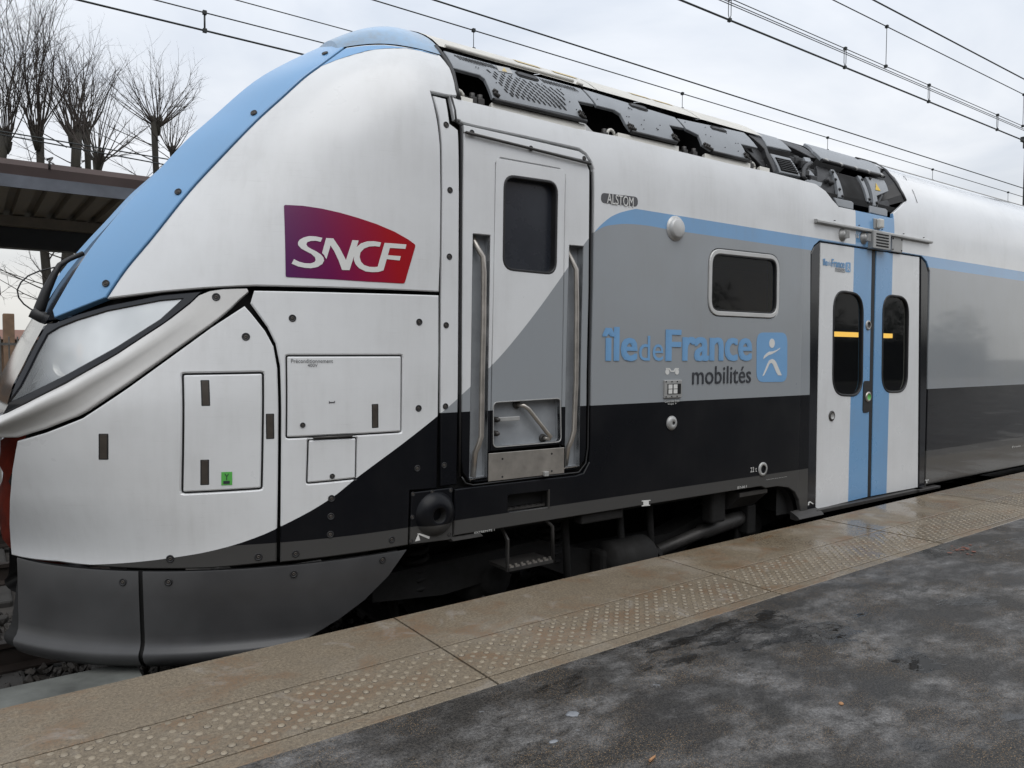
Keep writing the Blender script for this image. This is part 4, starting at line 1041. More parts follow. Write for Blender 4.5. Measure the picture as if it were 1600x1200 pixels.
wo = wing+[(x_l+0.001, floor_z), (x_arch-0.05, floor_z)]+arch+[(arch[-1][0]+0.01, 0.03), (25.0, 0.03), (25.0, 2.975)]+[(upper[-1][0]+0.02, 2.975)]+list(reversed(upper))+rim
win_o = rounded([(4.101, 1.97), (4.897, 1.981), (4.905, 1.512), (4.099, 1.509)], 0.12, 7)
pock = rounded([(2.427, 0.448), (2.716, 0.444), (2.717, 0.349), (2.428, 0.354)], 0.01, 2)
far_w = [rounded(rect((x, 1.25), (x+1.35, 1.95)), 0.08, 4) for x in (10.6, 12.4, 14.2, 16.0, 17.8)]
wall = panel('side_wall', wo, M['livery'], train, res=0.09, bevel=0.005, holes=[shrink(ccw(win_o), -0.003), pock]+far_w, thick=0.03)
for h in far_w:
    panel('window', h, M['black'], train, off=-0.004, holes=[shrink(ccw(h), 0.03)], bevel=0.003); panel('window_pane', shrink(ccw(h), 0.025), M['cabglass'], train, off=-0.01, thick=0.004)
# cab door surround
Lr = rounded([(2.191, 1.882), (2.303, 1.884), (2.294, 1.146), (2.289, 0.566), (2.172, 0.563), (2.182, 1.147)], [0.004]*6, 2); Rr = rounded([(2.863, 1.88), (2.972, 1.882), (2.959, 1.139), (2.956, 0.57), (2.843, 0.568), (2.847, 1.14)], [0.004]*6, 2)
door = [(2.339, 2.276), (2.369, 2.308), (2.784, 2.31), (2.822, 2.282), (2.827, 2.239), (2.815, 1.141), (2.81, 0.707), (2.834, 0.694), (2.834, 0.538), (2.295, 0.537), (2.296, 0.696), (2.313, 0.702), (2.319, 1.146), (2.33, 1.6)]
sur = [(2.134, 2.42), (2.56, 2.41), (2.948, 2.398), (2.992, 2.382), (3.016, 2.336), (3.016, 2.208), (3.018, 1.638), (3.009, 1.139), (3.01, 0.674), (2.996, 0.601), (2.941, 0.552), (2.836, 0.549), (2.543, 0.546), (2.217, 0.541), (2.168, 0.553), (2.135, 0.598), (2.123, 0.668), (2.12, 1.42), (2.126, 2.094)]
sr = panel('cab_door_surround', sur, M['livery'], train, off=-0.004, bevel=0.004, holes=[Lr, Rr, shrink(ccw(door), -0.004)], thick=0.03)
hd = panel('door_header', [(2.131, 2.446), (2.535, 2.442), (2.93, 2.435), (2.979, 2.418), (3.007, 2.385), (2.947, 2.387), (2.541, 2.398), (2.133, 2.408)], M['livery'], train, off=0.004, bevel=0.003)
for q in [(2.181, 2.398), (2.573, 2.394), (2.968, 2.398)]: bolt(q[0], q[1]+0.016 if q[0] < 2.3 else q[1], 0.015, hd, 0.004)
gq = [(2.137, 2.404), (2.541, 2.39), (3.012, 2.37)]; MB().tube([surf(to_p(x, z), z, 0.012) for x, z in gq], 0.008, 6).build('rain_gutter', M['steel_dark'], hd)
gk = [(3.031, 2.331), (3.031, 2.21), (3.029, 1.638), (3.025, 1.138), (3.021, 0.673), (3.006, 0.581), (2.951, 0.531), (2.826, 0.531), (2.197, 0.529), (2.148, 0.544), (2.123, 0.581)]; MB().tube([surf(to_p(x, z), z, -0.004) for x, z in gk], 0.0045, 6).build('door_gasket', M['black'], sr)
gk = [(2.074, 2.593), (2.087, 2.518), (2.089, 2.456), (2.115, 2.441), (2.114, 2.092), (2.112, 1.08), (2.107, 0.583)]; MB().tube([surf(to_p(x, z), z, -0.002) for x, z in gk], 0.0065, 6).build('door_gasket', M['black'], sr)
def pocket(name, outline, depth, mat, parent, lipm=None):
    """a recess behind an opening: side walls and a back"""
    o_ = ccw(outline); n = len(o_); V = [surf(to_p(x, z), z, -0.006) for x, z in o_]+[surf(to_p(x, z), z, -depth) for x, z in o_]
    F = [(i, (i+1) % n, n+(i+1) % n, n+i) for i in range(n)]+[tuple(range(n, 2*n))]
    return mesh_obj(name, V, F, mat, parent)
M['pocket'] = plain('recess_grey_paint', (0.27, 0.285, 0.30), 0.4, var=0.15, scale=8)
for o_, rl in ((Lr, "747.5,366 748,376 750,385 756,401 757,425 756.5,500 754.5,580 753,682 750,695 747,709 747,747"), (Rr, "894.5,384 896,396 899,407 902,421 902,480 901,600 899,640 898,673 895,688 892.5,701 892,729")):
    pk = pocket('handrail_recess', o_, 0.058, M['pocket'], sr)
RAILS = ([(2.222, 1.882), (2.224, 1.848), (2.232, 1.818), (2.258, 1.765), (2.262, 1.683), (2.261, 1.424), (2.254, 1.146), (2.25, 0.791), (2.237, 0.746), (2.225, 0.698), (2.226, 0.565)], [(2.882, 1.878), (2.89, 1.833), (2.906, 1.793), (2.921, 1.742), (2.924, 1.519), (2.924, 1.063), (2.916, 0.911), (2.913, 0.785), (2.898, 0.728), (2.886, 0.679), (2.885, 0.572)])
for rl in RAILS:
    n_ = len(rl); off = [-0.055, -0.045, -0.03, -0.010, -0.006]+[-0.006]*(n_-9)+[-0.006, -0.012, -0.03, -0.05]
    MB().tube([Vector((x, WALL_Y-o_, z)) for (x, z), o_ in zip(rl, off)], 0.0155, 10).build('handrail', M['steel'], sr)
    x, z = rl[-1]; MB().box((x-0.05, WALL_Y+0.004, z-0.012), (x+0.055, WALL_Y+0.07, z-0.004)).build('recess_sill', M['steel'], sr)
# cab door leaf
dwin = rounded([(2.39, 2.225), (2.774, 2.235), (2.768, 1.698), (2.385, 1.702)], 0.075, 6); dpoc = rounded([(2.327, 0.973), (2.802, 0.981), (2.81, 0.726), (2.328, 0.726)], 0.028, 5)
leaf_o = rounded([(2.339, 2.307), (2.827, 2.311), (2.815, 1.141), (2.811, 0.711), (2.311, 0.706), (2.319, 1.146)], [0.02, 0.03, 0, 0, 0, 0], 4)
leaf = panel('cab_door', leaf_o, M['livery'], train, off=-0.003, bevel=0.003, holes=[dwin, dpoc], thick=0.03)
ring = shrink(ccw(dwin), 0.014)
panel('door_window', dwin, M['black'], leaf, off=-0.001, holes=[ring], bevel=0.004, thick=0.05)
panel('window_pane', shrink(ccw(dwin), 0.006), M['cabglass'], leaf, off=-0.045, thick=0.004, bevel=0.001)
panel('kick_plate', [(2.296, 0.693), (2.834, 0.69), (2.834, 0.538), (2.295, 0.539)], M['steel'], leaf, off=0.0, bevel=0.0015, thick=0.01)
for q in [(2.387, 0.657), (2.738, 0.66), (2.387, 0.557), (2.739, 0.558)]: bolt(*q, 0.006, leaf, 0.0005)
q = [(2.673, 0.534), (2.705, 0.561)]; MB().box((q[0][0], WALL_Y-0.02, q[0][1]), (q[1][0], WALL_Y, q[1][1]), bev=0.003).build('catch', M['alu'], leaf)
hp = pocket('handle_pocket', dpoc, 0.055, M['pocket'], leaf)
pk_ring = shrink(ccw(dpoc), -0.004); panel('pocket_rim', pk_ring, M['alu'], hp, off=-0.0005, holes=[shrink(ccw(dpoc), 0.002)], bevel=0.0012, thick=0.006)
g = [(2.516, 0.953), (2.543, 0.947), (2.577, 0.926), (2.612, 0.889), (2.661, 0.837), (2.711, 0.784), (2.74, 0.757), (2.733, 0.746), (2.708, 0.749)]
MB().tube([(g[0][0], WALL_Y+0.05, g[0][1])]+[(x, WALL_Y+0.012, z) for x, z in g[1:-1]]+[(g[-1][0], WALL_Y+0.05, g[-1][1])], 0.0125, 10).build('grab_handle', M['steel'], hp)
for q in (g[0], g[-1]): MB().lathe((q[0], WALL_Y+0.054, q[1]), (0, -1, 0), [(0.024, 0), (0.024, 0.012), (0.013, 0.016)], 14).build('rosette', M['steel_dark'], hp)
g = [(2.367, 0.889), (2.511, 0.883), (2.511, 0.858), (2.367, 0.865)]
MB().box((g[0][0], WALL_Y+0.008, g[3][1]), (g[1][0], WALL_Y+0.018, g[0][1]), bev=0.003).build('lever', M['alu'], hp)
for q in [(2.365, 0.875), (2.362, 0.798)]: MB().lathe((q[0], WALL_Y+0.05, q[1]), (0, -1, 0), [(0.016, 0), (0.016, 0.03), (0.010, 0.034), (0.010, 0.046), (0.001, 0.047)], 12).build('lock_barrel', M['steel_dark'], hp)
# recessed step in the side wall
pk = pocket('step_recess', pock, 0.16, M['under'], wall); (xa, za), (xb, zb) = pock[0], pock[len(pock)//2]
x0_, x1_, z0_, z1_ = min(q[0] for q in pock), max(q[0] for q in pock), min(q[1] for q in pock), max(q[1] for q in pock)
mb = MB().box((x0_+0.01, WALL_Y+0.02, z0_+0.006), (x1_-0.01, WALL_Y+0.15, z0_+0.014))
for i in range(7):
    for j in range(3): mb.box((x0_+0.03+i*0.04, WALL_Y+0.03+j*0.04, z0_+0.014), (x0_+0.05+i*0.04, WALL_Y+0.04+j*0.04, z0_+0.018))
mb.build('step_tread', M['steel_dark'], pk)
MB().box((x1_-0.004, WALL_Y-0.004, z0_-0.005), (x1_+0.006, WALL_Y+0.012, z1_+0.004)).build('recess_edge', M['steel_dark'], pk)

# passenger window
wi = panel('window', shrink(ccw(win_o), 0.002), M['frame_white'], train, off=0.006, holes=[shrink(ccw(win_o), 0.034)], bevel=0.004)
panel('gasket', shrink(ccw(win_o), 0.030), M['black'], wi, off=0.003, holes=[shrink(ccw(win_o), 0.044)], bevel=0.003, thick=0.03)
panel('glass_pane', shrink(ccw(win_o), 0.040), M['glass'], wi, off=-0.012, thick=0.003, bevel=0.001)
M['saloon'] = plain('brown_saloon_lining', (0.065, 0.052, 0.03), 0.7, var=0.4, scale=3)
def room(name, a, b, mat, parent):
    (x0, y0, z0), (x1, y1, z1) = a, b
    V = [(x0, y0, z0), (x1, y0, z0), (x1, y1, z0), (x0, y1, z0), (x0, y0, z1), (x1, y0, z1), (x1, y1, z1), (x0, y1, z1)]
    return mesh_obj(name, V, [(0, 1, 2, 3), (4, 7, 6, 5), (1, 5, 6, 2), (0, 3, 7, 4), (3, 2, 6, 7)], mat, parent)
rm = room('saloon', (3.86, 3.49, 0.32), (12.5, 6.05, 2.3), M['saloon'], train)
MB().box((4.55, 3.9, 0.9), (4.95, 4.3, 1.62), bev=0.05).build('seat', M['print_dark'], rm); MB().box((4.62, 5.2, 1.5), (4.66, 5.24, 2.3)).build('pole', M['yellow'], rm)
# passenger doors
ves = rm
q = [(8.091, 1.51), (9.414, 1.425)]; MB().box((q[0][0], 4.88, q[1][1]+0.03), (q[1][0], 4.94, q[0][1])).build('strip_light', M['lamp'], ves)
MB().tube([(6.2, 4.4, 0), (6.2, 4.4, 2.25)], 0.02, 8).build('pole', M['yellow'], ves)
st_ = [(5.55+0.3*i, 0.12+0.17*i) for i in range(5)]
for x, z in st_: MB().box((x, 5.0, 0.0), (x+0.32, 5.9, z)).build('stair', M['saloon'], ves)
DL = [(5.442, 2.127), (6.205, 2.131), (6.235, 0.022), (5.46, 0.004)]; DR = [(6.272, 2.131), (7.016, 2.135), (7.108, 0.016), (6.298, 0.021)]
wl_ = rounded([(5.636, 1.77), (6.087, 1.756), (6.108, 0.891), (5.654, 0.915)], 0.17, 8); wr_ = rounded([(6.394, 1.772), (6.845, 1.765), (6.864, 0.908), (6.416, 0.915)], 0.17, 8)
def door_paint():
    t = NT('door_paint_blue_band'); x, y, z = t.sepxyz()
    m_ = t.math('MULTIPLY', t.math('GREATER_THAN', x, BAND[0]), t.math('LESS_THAN', x, BAND[1]))
    c, h, s2 = wear(t, t.mix(m_, WHITE, BLUE), 0.15); t.set('Base Color', c); t.set('Roughness', t.ramp(h, 0.3, 0.7, 0.22, 0.38)); t.set('Coat Weight', 0.2); t.set('Coat Roughness', 0.12); return t.m
M['door'] = door_paint()
leaves = []
for o_, w in ((DL, wl_), (DR, wr_)):
    lf = panel('door_leaf', o_, M['door'], train, off=-0.010, bevel=0.004, holes=[w], thick=0.04); leaves.append(lf)
    wd = panel('door_window', shrink(ccw(w), -0.004), M['black'], lf, off=-0.004, holes=[shrink(ccw(w), 0.016)], bevel=0.006, thick=0.03)
    panel('glass_pane', shrink(ccw(w), 0.010), M['glass'], wd, off=-0.024, thick=0.003, bevel=0.001)
panel('door_seal', [(6.21, 2.129), (6.267, 2.128), (6.292, 0.021), (6.24, 0.021)], M['black'], train, off=-0.014, thick=0.05)
for nm, o_ in (('door_post', [(5.311, 2.029), (5.348, 2.082), (5.424, 2.126), (5.431, 2.069), (5.451, 0.005), (5.337, 0.008), (5.328, 1.015)]), ('door_post', [(7.034, 2.131), (7.12, 2.088), (7.173, 2.004), (7.209, 0.977), (7.218, 0.005), (7.121, 0.009), (7.089, 0.979)])):
    panel(nm, o_, M['blackgloss'], train, off=-0.005, thick=0.05)
# buttons and key locks on the left leaf
dl = leaves[0]
plate('button_plate', [(6.168, 0.889)][0], 0.105, 0.27, M['black'], dl, off=-0.004, r=0.03)
def button(c, r, m1, m2, parent, off=-0.004):
    MB().lathe(surf(c[0], c[1], off), (0, -1, 0), [(r, 0.0), (r, 0.006), (r*0.8, 0.011), (r*0.62, 0.010), (r*0.6, 0.006), (0.0001, 0.008)], 18, [0, 0, 0, 1, 1]).build('push_button', [m1, m2], parent, fixn=False)
q = [(6.189, 0.888), (6.17, 1.496), (5.652, 0.749)]; button(q[0], 0.044, M['steel'], M['green'], dl); button(q[1], 0.042, M['alu'], M['steel_dark'], dl, -0.010); button(q[2], 0.042, M['steel_dark'], M['alu'], dl, -0.010)
MB().box((5.42, WALL_Y-0.03, -0.02), (7.16, WALL_Y+0.10, 0.012), bev=0.004).build('door_sill', M['steel_dark'], train)
MB().prism([(WALL_Y-0.04, -0.035), (WALL_Y-0.06, -0.02), (WALL_Y-0.05, -0.005), (WALL_Y+0.02, 0.03), (WALL_Y+0.02, -0.03)], 'x', 5.13, 5.46).build('sill_bracket', M['steel_dark'], train)
MB().box((7.02, WALL_Y-0.05, -0.012), (7.42, WALL_Y+0.02, 0.012), bev=0.004).build('sill_bracket', M['steel_dark'], train)
# fittings above the door
q = [(5.332, 2.278), (7.169, 2.285)]; zr = (q[0][1]+q[1][1])/2
mb = MB().prism([(WALL_Y-0.034, zr-0.010), (WALL_Y-0.034, zr+0.002), (WALL_Y-0.022, zr+0.014), (WALL_Y+0.012, zr+0.016), (WALL_Y+0.01, zr-0.014), (WALL_Y-0.02, zr-0.015)], 'x', q[0][0], q[1][0]); gut = mb.build('rain_rail', M['alu'], train)
for k in range(5): MB().lathe((q[0][0]+0.25+0.36*k, WALL_Y-0.02, zr+0.024), (0, 0, 1), [(0.008, 0), (0.008, 0.005), (0.001, 0.006)], 8).build('screw', M['black'], gut)
for c in [(5.728, 2.212), (6.045, 2.216)]:
    sp = MB().lathe(surf(c[0], c[1], 0.0), (0, -1, 0), [(0.052, 0), (0.052, 0.006), (0.036, 0.010), (0.034, 0.03), (0.028, 0.042), (0.0001, 0.046)], 20).build('buzzer', M['alu'], wall, fixn=False)
    for k in range(5): MB().box((c[0]-0.024+0.010*k, WALL_Y-0.052, c[1]-0.03), (c[0]-0.019+0.010*k, WALL_Y-0.036, c[1]+0.03)).build('grille_rib', M['alu'], sp)
a_, b_ = [(6.118, 2.254), (6.395, 2.166)]; cz = (a_[1]+b_[1])/2
lv = MB().box((a_[0], WALL_Y-0.05, cz-0.075), (b_[0], WALL_Y+0.01, cz+0.075), bev=0.006).build('loudspeaker', M['alu'], wall)
for k in range(5): MB().box((a_[0]+0.04, WALL_Y-0.053, cz-0.055+0.024*k), (b_[0]-0.04, WALL_Y-0.0495, cz-0.043+0.024*k)).build('louvre', M['void'], lv)
a_, b_ = [(6.487, 2.246), (6.665, 2.178)]; cz = (a_[1]+b_[1])/2; pl = MB().box((a_[0], WALL_Y-0.012, cz-0.07), (b_[0], WALL_Y+0.01, cz+0.06), bev=0.004).build('cover_plate', M['alu'], wall)
for dx in (0.015, b_[0]-a_[0]-0.015):
    for dz in (-0.052, 0.042): MB().lathe((a_[0]+dx, WALL_Y-0.012, cz+dz), (0, -1, 0), [(0.008, 0), (0.008, 0.003), (0.001, 0.004)], 8).build('screw', M['black'], pl)
(c,) = [(6.25, 2.353)]; pz = surf(c[0], c[1]); lp = MB().box((pz.x-0.05, pz.y-0.012, pz.z-0.045), (pz.x+0.05, pz.y+0.02, pz.z+0.045), bev=0.008).build('door_lamp', M['alu'], wall)
MB().box((pz.x-0.025, pz.y-0.05, pz.z-0.04), (pz.x+0.04, pz.y-0.010, pz.z+0.04), bev=0.012).build('lens', M['cream'], lp)
# round lamp, indicator, lock discs on the wall
(c,) = [(3.761, 2.066)]; MB().lathe(surf(c[0], c[1]), (0, -1, 0), [(0.082, 0), (0.082, 0.006), (0.066, 0.008), (0.066, 0.0082), (0.060, 0.030), (0.054, 0.034), (0.0001, 0.035)], 28).build('round_lamp', M['frame_white'], wall, fixn=False)
(c,) = [(3.751, 0.788)]; MB().lathe(surf(c[0], c[1]), (0, -1, 0), [(0.048, 0), (0.048, 0.006), (0.036, 0.018), (0.012, 0.022), (0.011, 0.016), (0.0001, 0.016)], 22, [0, 0, 0, 1, 1]).build('lock_disc', [M['alu'], M['black']], wall, fixn=False)
(c,) = [(4.742, 0.395)]; MB().lathe(surf(c[0], c[1]), (0, -1, 0), [(0.052, 0), (0.052, 0.006), (0.030, 0.010), (0.028, -0.01), (0.0001, -0.01)], 22, [0, 0, 1, 1]).build('socket_ring', [M['alu'], M['void']], wall, fixn=False)
a_, b_ = [(3.669, 1.065), (3.834, 0.964)]; cz = (a_[1]+b_[1])/2; hgt = 0.118
bi = MB().box((a_[0], WALL_Y-0.014, cz-hgt/2), (b_[0], WALL_Y+0.005, cz+hgt/2), bev=0.004).build('brake_indicator', M['alu'], wall)
MB().box((a_[0]+0.025, WALL_Y-0.016, cz-0.034), (b_[0]-0.012, WALL_Y-0.0135, cz+0.034)).build('window_mask', M['void'], bi)
for dx in (0.032, 0.080):
    for dz in (-0.030, 0.002): MB().box((a_[0]+dx, WALL_Y-0.018, cz+dz), (a_[0]+dx+0.036, WALL_Y-0.0158, cz+dz+0.028)).build('flag', M['print_white'], bi)
for dx in (0.012, 0.066, 0.118):
    for dz in (-0.049, 0.049): MB().lathe((a_[0]+dx, WALL_Y-0.014, cz+dz), (0, -1, 0), [(0.005, 0), (0.005, 0.003), (0.001, 0.004)], 6).build('screw', M['black'], bi)

# lettering and marks
lg = decal('company_logo', [(1.219, 1.935), (1.221, 1.94), (1.226, 1.943), (1.3, 1.943), (1.38, 1.935), (1.463, 1.921), (1.548, 1.902), (1.638, 1.879), (1.732, 1.848), (1.805, 1.815), (1.835, 1.797), (1.841, 1.792), (1.841, 1.783), (1.784, 1.602), (1.78, 1.596), (1.773, 1.593), (1.587, 1.593), (1.41, 1.596), (1.217, 1.598), (1.212, 1.6), (1.21, 1.606)], M['logo'], shell, 0.002)
for ch in ([(1.379, 1.793), (1.371, 1.773), (1.349, 1.777), (1.328, 1.775), (1.312, 1.769), (1.306, 1.758), (1.311, 1.747), (1.327, 1.737), (1.351, 1.725), (1.371, 1.711), (1.381, 1.698), (1.383, 1.683), (1.374, 1.667), (1.353, 1.652), (1.323, 1.644), (1.295, 1.645), (1.266, 1.65), (1.238, 1.662), (1.249, 1.684), (1.271, 1.673), (1.295, 1.667), (1.32, 1.667), (1.339, 1.674), (1.345, 1.684), (1.342, 1.698), (1.326, 1.713), (1.302, 1.725), (1.282, 1.737), (1.27, 1.752), (1.27, 1.765), (1.278, 1.778), (1.296, 1.79), (1.321, 1.798), (1.349, 1.798)],
           [(1.396, 1.793), (1.429, 1.793), (1.457, 1.749), (1.485, 1.692), (1.518, 1.791), (1.548, 1.791), (1.519, 1.699), (1.501, 1.644), (1.465, 1.643), (1.451, 1.686), (1.431, 1.732), (1.415, 1.758), (1.394, 1.692), (1.388, 1.701), (1.384, 1.71), (1.375, 1.72)],
           [(1.659, 1.79), (1.652, 1.768), (1.627, 1.769), (1.599, 1.765), (1.574, 1.754), (1.555, 1.733), (1.551, 1.71), (1.557, 1.688), (1.572, 1.673), (1.597, 1.666), (1.625, 1.666), (1.64, 1.669), (1.677, 1.789), (1.792, 1.79), (1.786, 1.767), (1.704, 1.766), (1.693, 1.729), (1.761, 1.729), (1.755, 1.707), (1.687, 1.709), (1.669, 1.652), (1.643, 1.643), (1.611, 1.64), (1.579, 1.642), (1.547, 1.656), (1.53, 1.675), (1.522, 1.696), (1.525, 1.726), (1.538, 1.759), (1.559, 1.778), (1.59, 1.79), (1.622, 1.793)]):
    decal('letter', ch, M['print_white'], lg, 0.0035)
def fit(name, s, corners, mat, parent, **k):
    (x0, z0), (x1, z1) = corners; return lettering(name, s, min(x0, x1), max(x0, x1), min(z0, z1), max(z0, z1), mat, parent, **k)
def rlogo(x0, y0, sc, pre):
    pass
fit('lettering', '\u00eele', [(3.123, 1.198), (3.425, 1.41)], M['blue_flat'], wall, bold=0.032)
fit('lettering', 'de', [(3.44, 1.199), (3.662, 1.36)], M['blue_flat'], wall)
fit('lettering', 'F', [(3.682, 1.199), (3.832, 1.405)], M['blue_flat'], wall, bold=0.034)
fit('lettering', 'rance', [(3.844, 1.197), (4.586, 1.36)], M['blue_flat'], wall, bold=0.032)
fit('lettering', 'mobilit\u00e9s', [(3.947, 1.039), (4.581, 1.162)], M['print_dark'], wall, bold=0.004)
def walker(bx_, fig, parent, off):
    ic = decal('emblem', rounded(bx_, 0.2*abs(bx_[1][0]-bx_[0][0]), 5), M['blue_flat'], parent, off)
    for f_ in fig: decal('walking_figure', f_, M['print_white'], ic, off+0.0015)
ell = lambda c, d: ring_outline(c, abs(c[1]-d[1]), 16, abs(d[0]-c[0])/max(1e-6, abs(c[1]-d[1])))
hc = [(4.823, 1.327), (4.857, 1.362)]
walker([(4.64, 1.404), (5.012, 1.41), (5.022, 1.037), (4.648, 1.042)], [ell(hc[0], hc[1]),
       [(4.928, 1.296), (4.91, 1.281), (4.868, 1.263), (4.823, 1.247), (4.778, 1.237), (4.719, 1.209), (4.731, 1.233), (4.76, 1.253), (4.792, 1.265), (4.837, 1.268), (4.883, 1.278)],
       [(4.716, 1.085), (4.74, 1.123), (4.773, 1.178), (4.794, 1.201), (4.827, 1.211), (4.855, 1.205), (4.878, 1.187), (4.919, 1.131), (4.951, 1.088), (4.905, 1.088), (4.881, 1.112), (4.841, 1.168), (4.822, 1.182), (4.798, 1.176), (4.767, 1.132), (4.735, 1.091)]], wall, 0.002)
# the same device, small, on the left door leaf
def on_leaf(name, s, c, mat, **k):
    o = fit(name, s, c, mat, dl, off=-0.007, **k); return o
on_leaf('lettering', '\u00eele', [(5.473, 1.951), (5.54, 2.005)], M['blue_flat'], bold=0.03)
on_leaf('lettering', 'de', [(5.545, 1.955), (5.593, 1.994)], M['blue_flat'])
on_leaf('lettering', 'France', [(5.597, 1.948), (5.786, 2.011)], M['blue_flat'], bold=0.03)
on_leaf('lettering', 'mobilit\u00e9s', [(5.651, 1.912), (5.791, 1.955)], M['print_dark'])
hc = [(5.84, 1.98), (5.849, 1.988)]
walker([(5.801, 1.999), (5.877, 2.002), (5.878, 1.921), (5.802, 1.919)], [ell(hc[0], hc[1]), [(5.862, 1.972), (5.848, 1.963), (5.834, 1.96), (5.82, 1.952), (5.829, 1.965), (5.848, 1.967)], [(5.818, 1.928), (5.832, 1.949), (5.841, 1.955), (5.851, 1.951), (5.866, 1.932), (5.856, 1.931), (5.841, 1.947), (5.832, 1.941), (5.823, 1.928)]], dl, -0.008)
ap = decal('maker_plate', rounded([(3.104, 2.215), (3.413, 2.227), (3.415, 2.167), (3.104, 2.156)], 0.045, 5), M['print_grey'], wall, 0.002)
fit('lettering', 'ALST\u00d3M', [(3.149, 2.157), (3.373, 2.234)], M['print_white'], ap, bold=0.006, off=0.004)
fit('lettering', 'Pr\u00e9conditionnement', [(1.22, 1.194), (1.411, 1.213)], M['print_grey'], ps, off=0.003)
fit('lettering', '400V', [(1.293, 1.175), (1.339, 1.191)], M['print_grey'], ps, off=0.003)
fit('lettering', 'EXTREMITE 1', [(2.202, 0.262), (2.333, 0.273)], M['print_white'], wall)
fit('lettering', '22 t', [(4.595, 0.384), (4.669, 0.42)], M['print_white'], wall)
fit('lettering', 'Isolement frein de service', [(4.788, 0.31), (5.043, 0.315)], M['print_white'], wall)
fit('lettering', 'EN61', [(4.451, 0.277), (4.553, 0.295)], M['print_white'], wall)
fit('lettering', 'Frein : PR E 140', [(9.127, 0.244), (9.886, 0.264)], M['print_white'], wall)
fit('lettering', 'Contr\u00f4le frein', [(3.681, 0.926), (3.822, 0.943)], M['print_white'], wall); fit('lettering', 'bogie 9', [(3.712, 0.908), (3.792, 0.922)], M['print_white'], wall)
fit('lettering', '16', [(5.929, 2.205), (5.971, 2.24)], M['print_white'], wall, bold=0.02)
q = [(3.69, 1.152), (3.727, 1.151), (3.742, 1.135), (3.764, 1.135), (3.778, 1.151), (3.814, 1.151), (3.814, 1.142), (3.785, 1.143), (3.771, 1.126), (3.735, 1.127), (3.721, 1.143), (3.69, 1.143)]; decal('axle_mark', q, M['print_white'], wall, 0.002)
for c in [(3.704, 1.127), (3.797, 1.126)]: decal('axle_mark', ring_outline(c, 0.019, 14, 1.0), M['print_white'], wall, 0.002)
decal('lifting_mark', [(3.482, 0.301), (3.562, 0.297), (3.562, 0.292), (3.547, 0.292), (3.548, 0.267), (3.56, 0.265), (3.56, 0.26), (3.483, 0.264), (3.483, 0.27), (3.498, 0.27), (3.497, 0.294), (3.483, 0.295)], M['print_white'], wall, 0.002)
decal('hand_pictogram', [(1.388, 1.013), (1.393, 1.007), (1.411, 1.007), (1.416, 1.012), (1.418, 1.006), (1.415, 1.002), (1.393, 1.002), (1.388, 0.999)], M['print_grey'], ps, 0.003)
decal('fold_mark', [(5.331, 0.057), (5.334, 0.082), (5.36, 0.087), (5.409, 0.061), (5.4, 0.057), (5.365, 0.074), (5.347, 0.07), (5.348, 0.055)], M['print_white'], wall, 0.002)
decal('level_mark', [(7.214, 0.078), (7.287, 0.075), (7.288, 0.069), (7.257, 0.069), (7.259, 0.043), (7.243, 0.045), (7.242, 0.071), (7.214, 0.072)], M['print_white'], wall, 0.002)

# ------------------------------------------------------------------ roof equipment
XR = [(6.862, 3.089)][0][0]
shelf = MB().box((2.10, 3.47, 2.50), (7.15, 6.1, 2.55)).build('roof_shelf', M['void'], train)
MB().box((2.10, 4.05, 2.55), (7.15, 4.09, 3.10)).build('bulkhead', M['void'], train)
MB().box((2.095, 3.52, 2.55), (2.11, 4.1, 2.69)).build('bulkhead', M['void'], train)
def roof_sheet(name, x0, x1, i0, i1, mat, parent, off=0.0, nx=2, ni=14, label=None):
    rows = []
    for k in range(ni+1):
        i_ = i0+(i1-i0)*k/ni; z = roof_z(i_)
        rows.append([Vector((x, WALL_Y+i_, z+off)) for x in frange(x0, x1, nx)])
    return grid(name, rows, mat, parent, True, label=label)
i_top = roof_in(2.955)
for xa, xb in ((2.13, 3.29), (3.30, 4.28), (4.29, 5.02)):
    roof_sheet('roof_cover', xa, xb, i_top-0.03, 1.4, M['cream'], train, 0.005)
rows = [[mirror(Vector((x, WALL_Y+i_, roof_z(i_)))) for x in (2.12, 5.0, 7.2, 25)] for i_ in frange(roof_in(2.86), 1.4, 12)]
grid('far_roof', rows, M['cream'], train)
roof_sheet('roof_cover', 5.0, 7.3, 0.75, 1.4, M['roofgrey'], train, 0.0)
rt = roof_sheet('roof_cover', XR+0.02, 25, roof_in(2.973), 1.4, M['livery'], train, 0.0)
for k in range(9):
    i_ = 0.47+0.055*k; MB().tube([(XR+0.25, WALL_Y+i_, roof_z(i_)+0.001), (25, WALL_Y+i_, roof_z(i_)+0.001)], 0.006, 5).build('roof_bead', M['alu'], rt, fixn=False)
# black hoops closing the recess
def hoop(name, x, z0, z1, r, mat, dx=0.0):
    i0, i1 = roof_in(z0), roof_in(z1)
    pts_ = [Vector((x+dx*k/14, WALL_Y+roof_in(z0+(z1-z0)*k/14), z0+(z1-z0)*k/14)) for k in range(15)]
    return MB().tube(pts_, r, 8).build(name, mat, train)
MB().tube([surf(to_p(x, z), z, -0.004) for x, z in [(2.124, 2.586), (2.119, 2.64), (2.125, 2.746), (2.117, 2.807), (2.106, 2.867), (2.105, 2.928)]], 0.013, 8).build('recess_gasket', M['roofdark'], train)
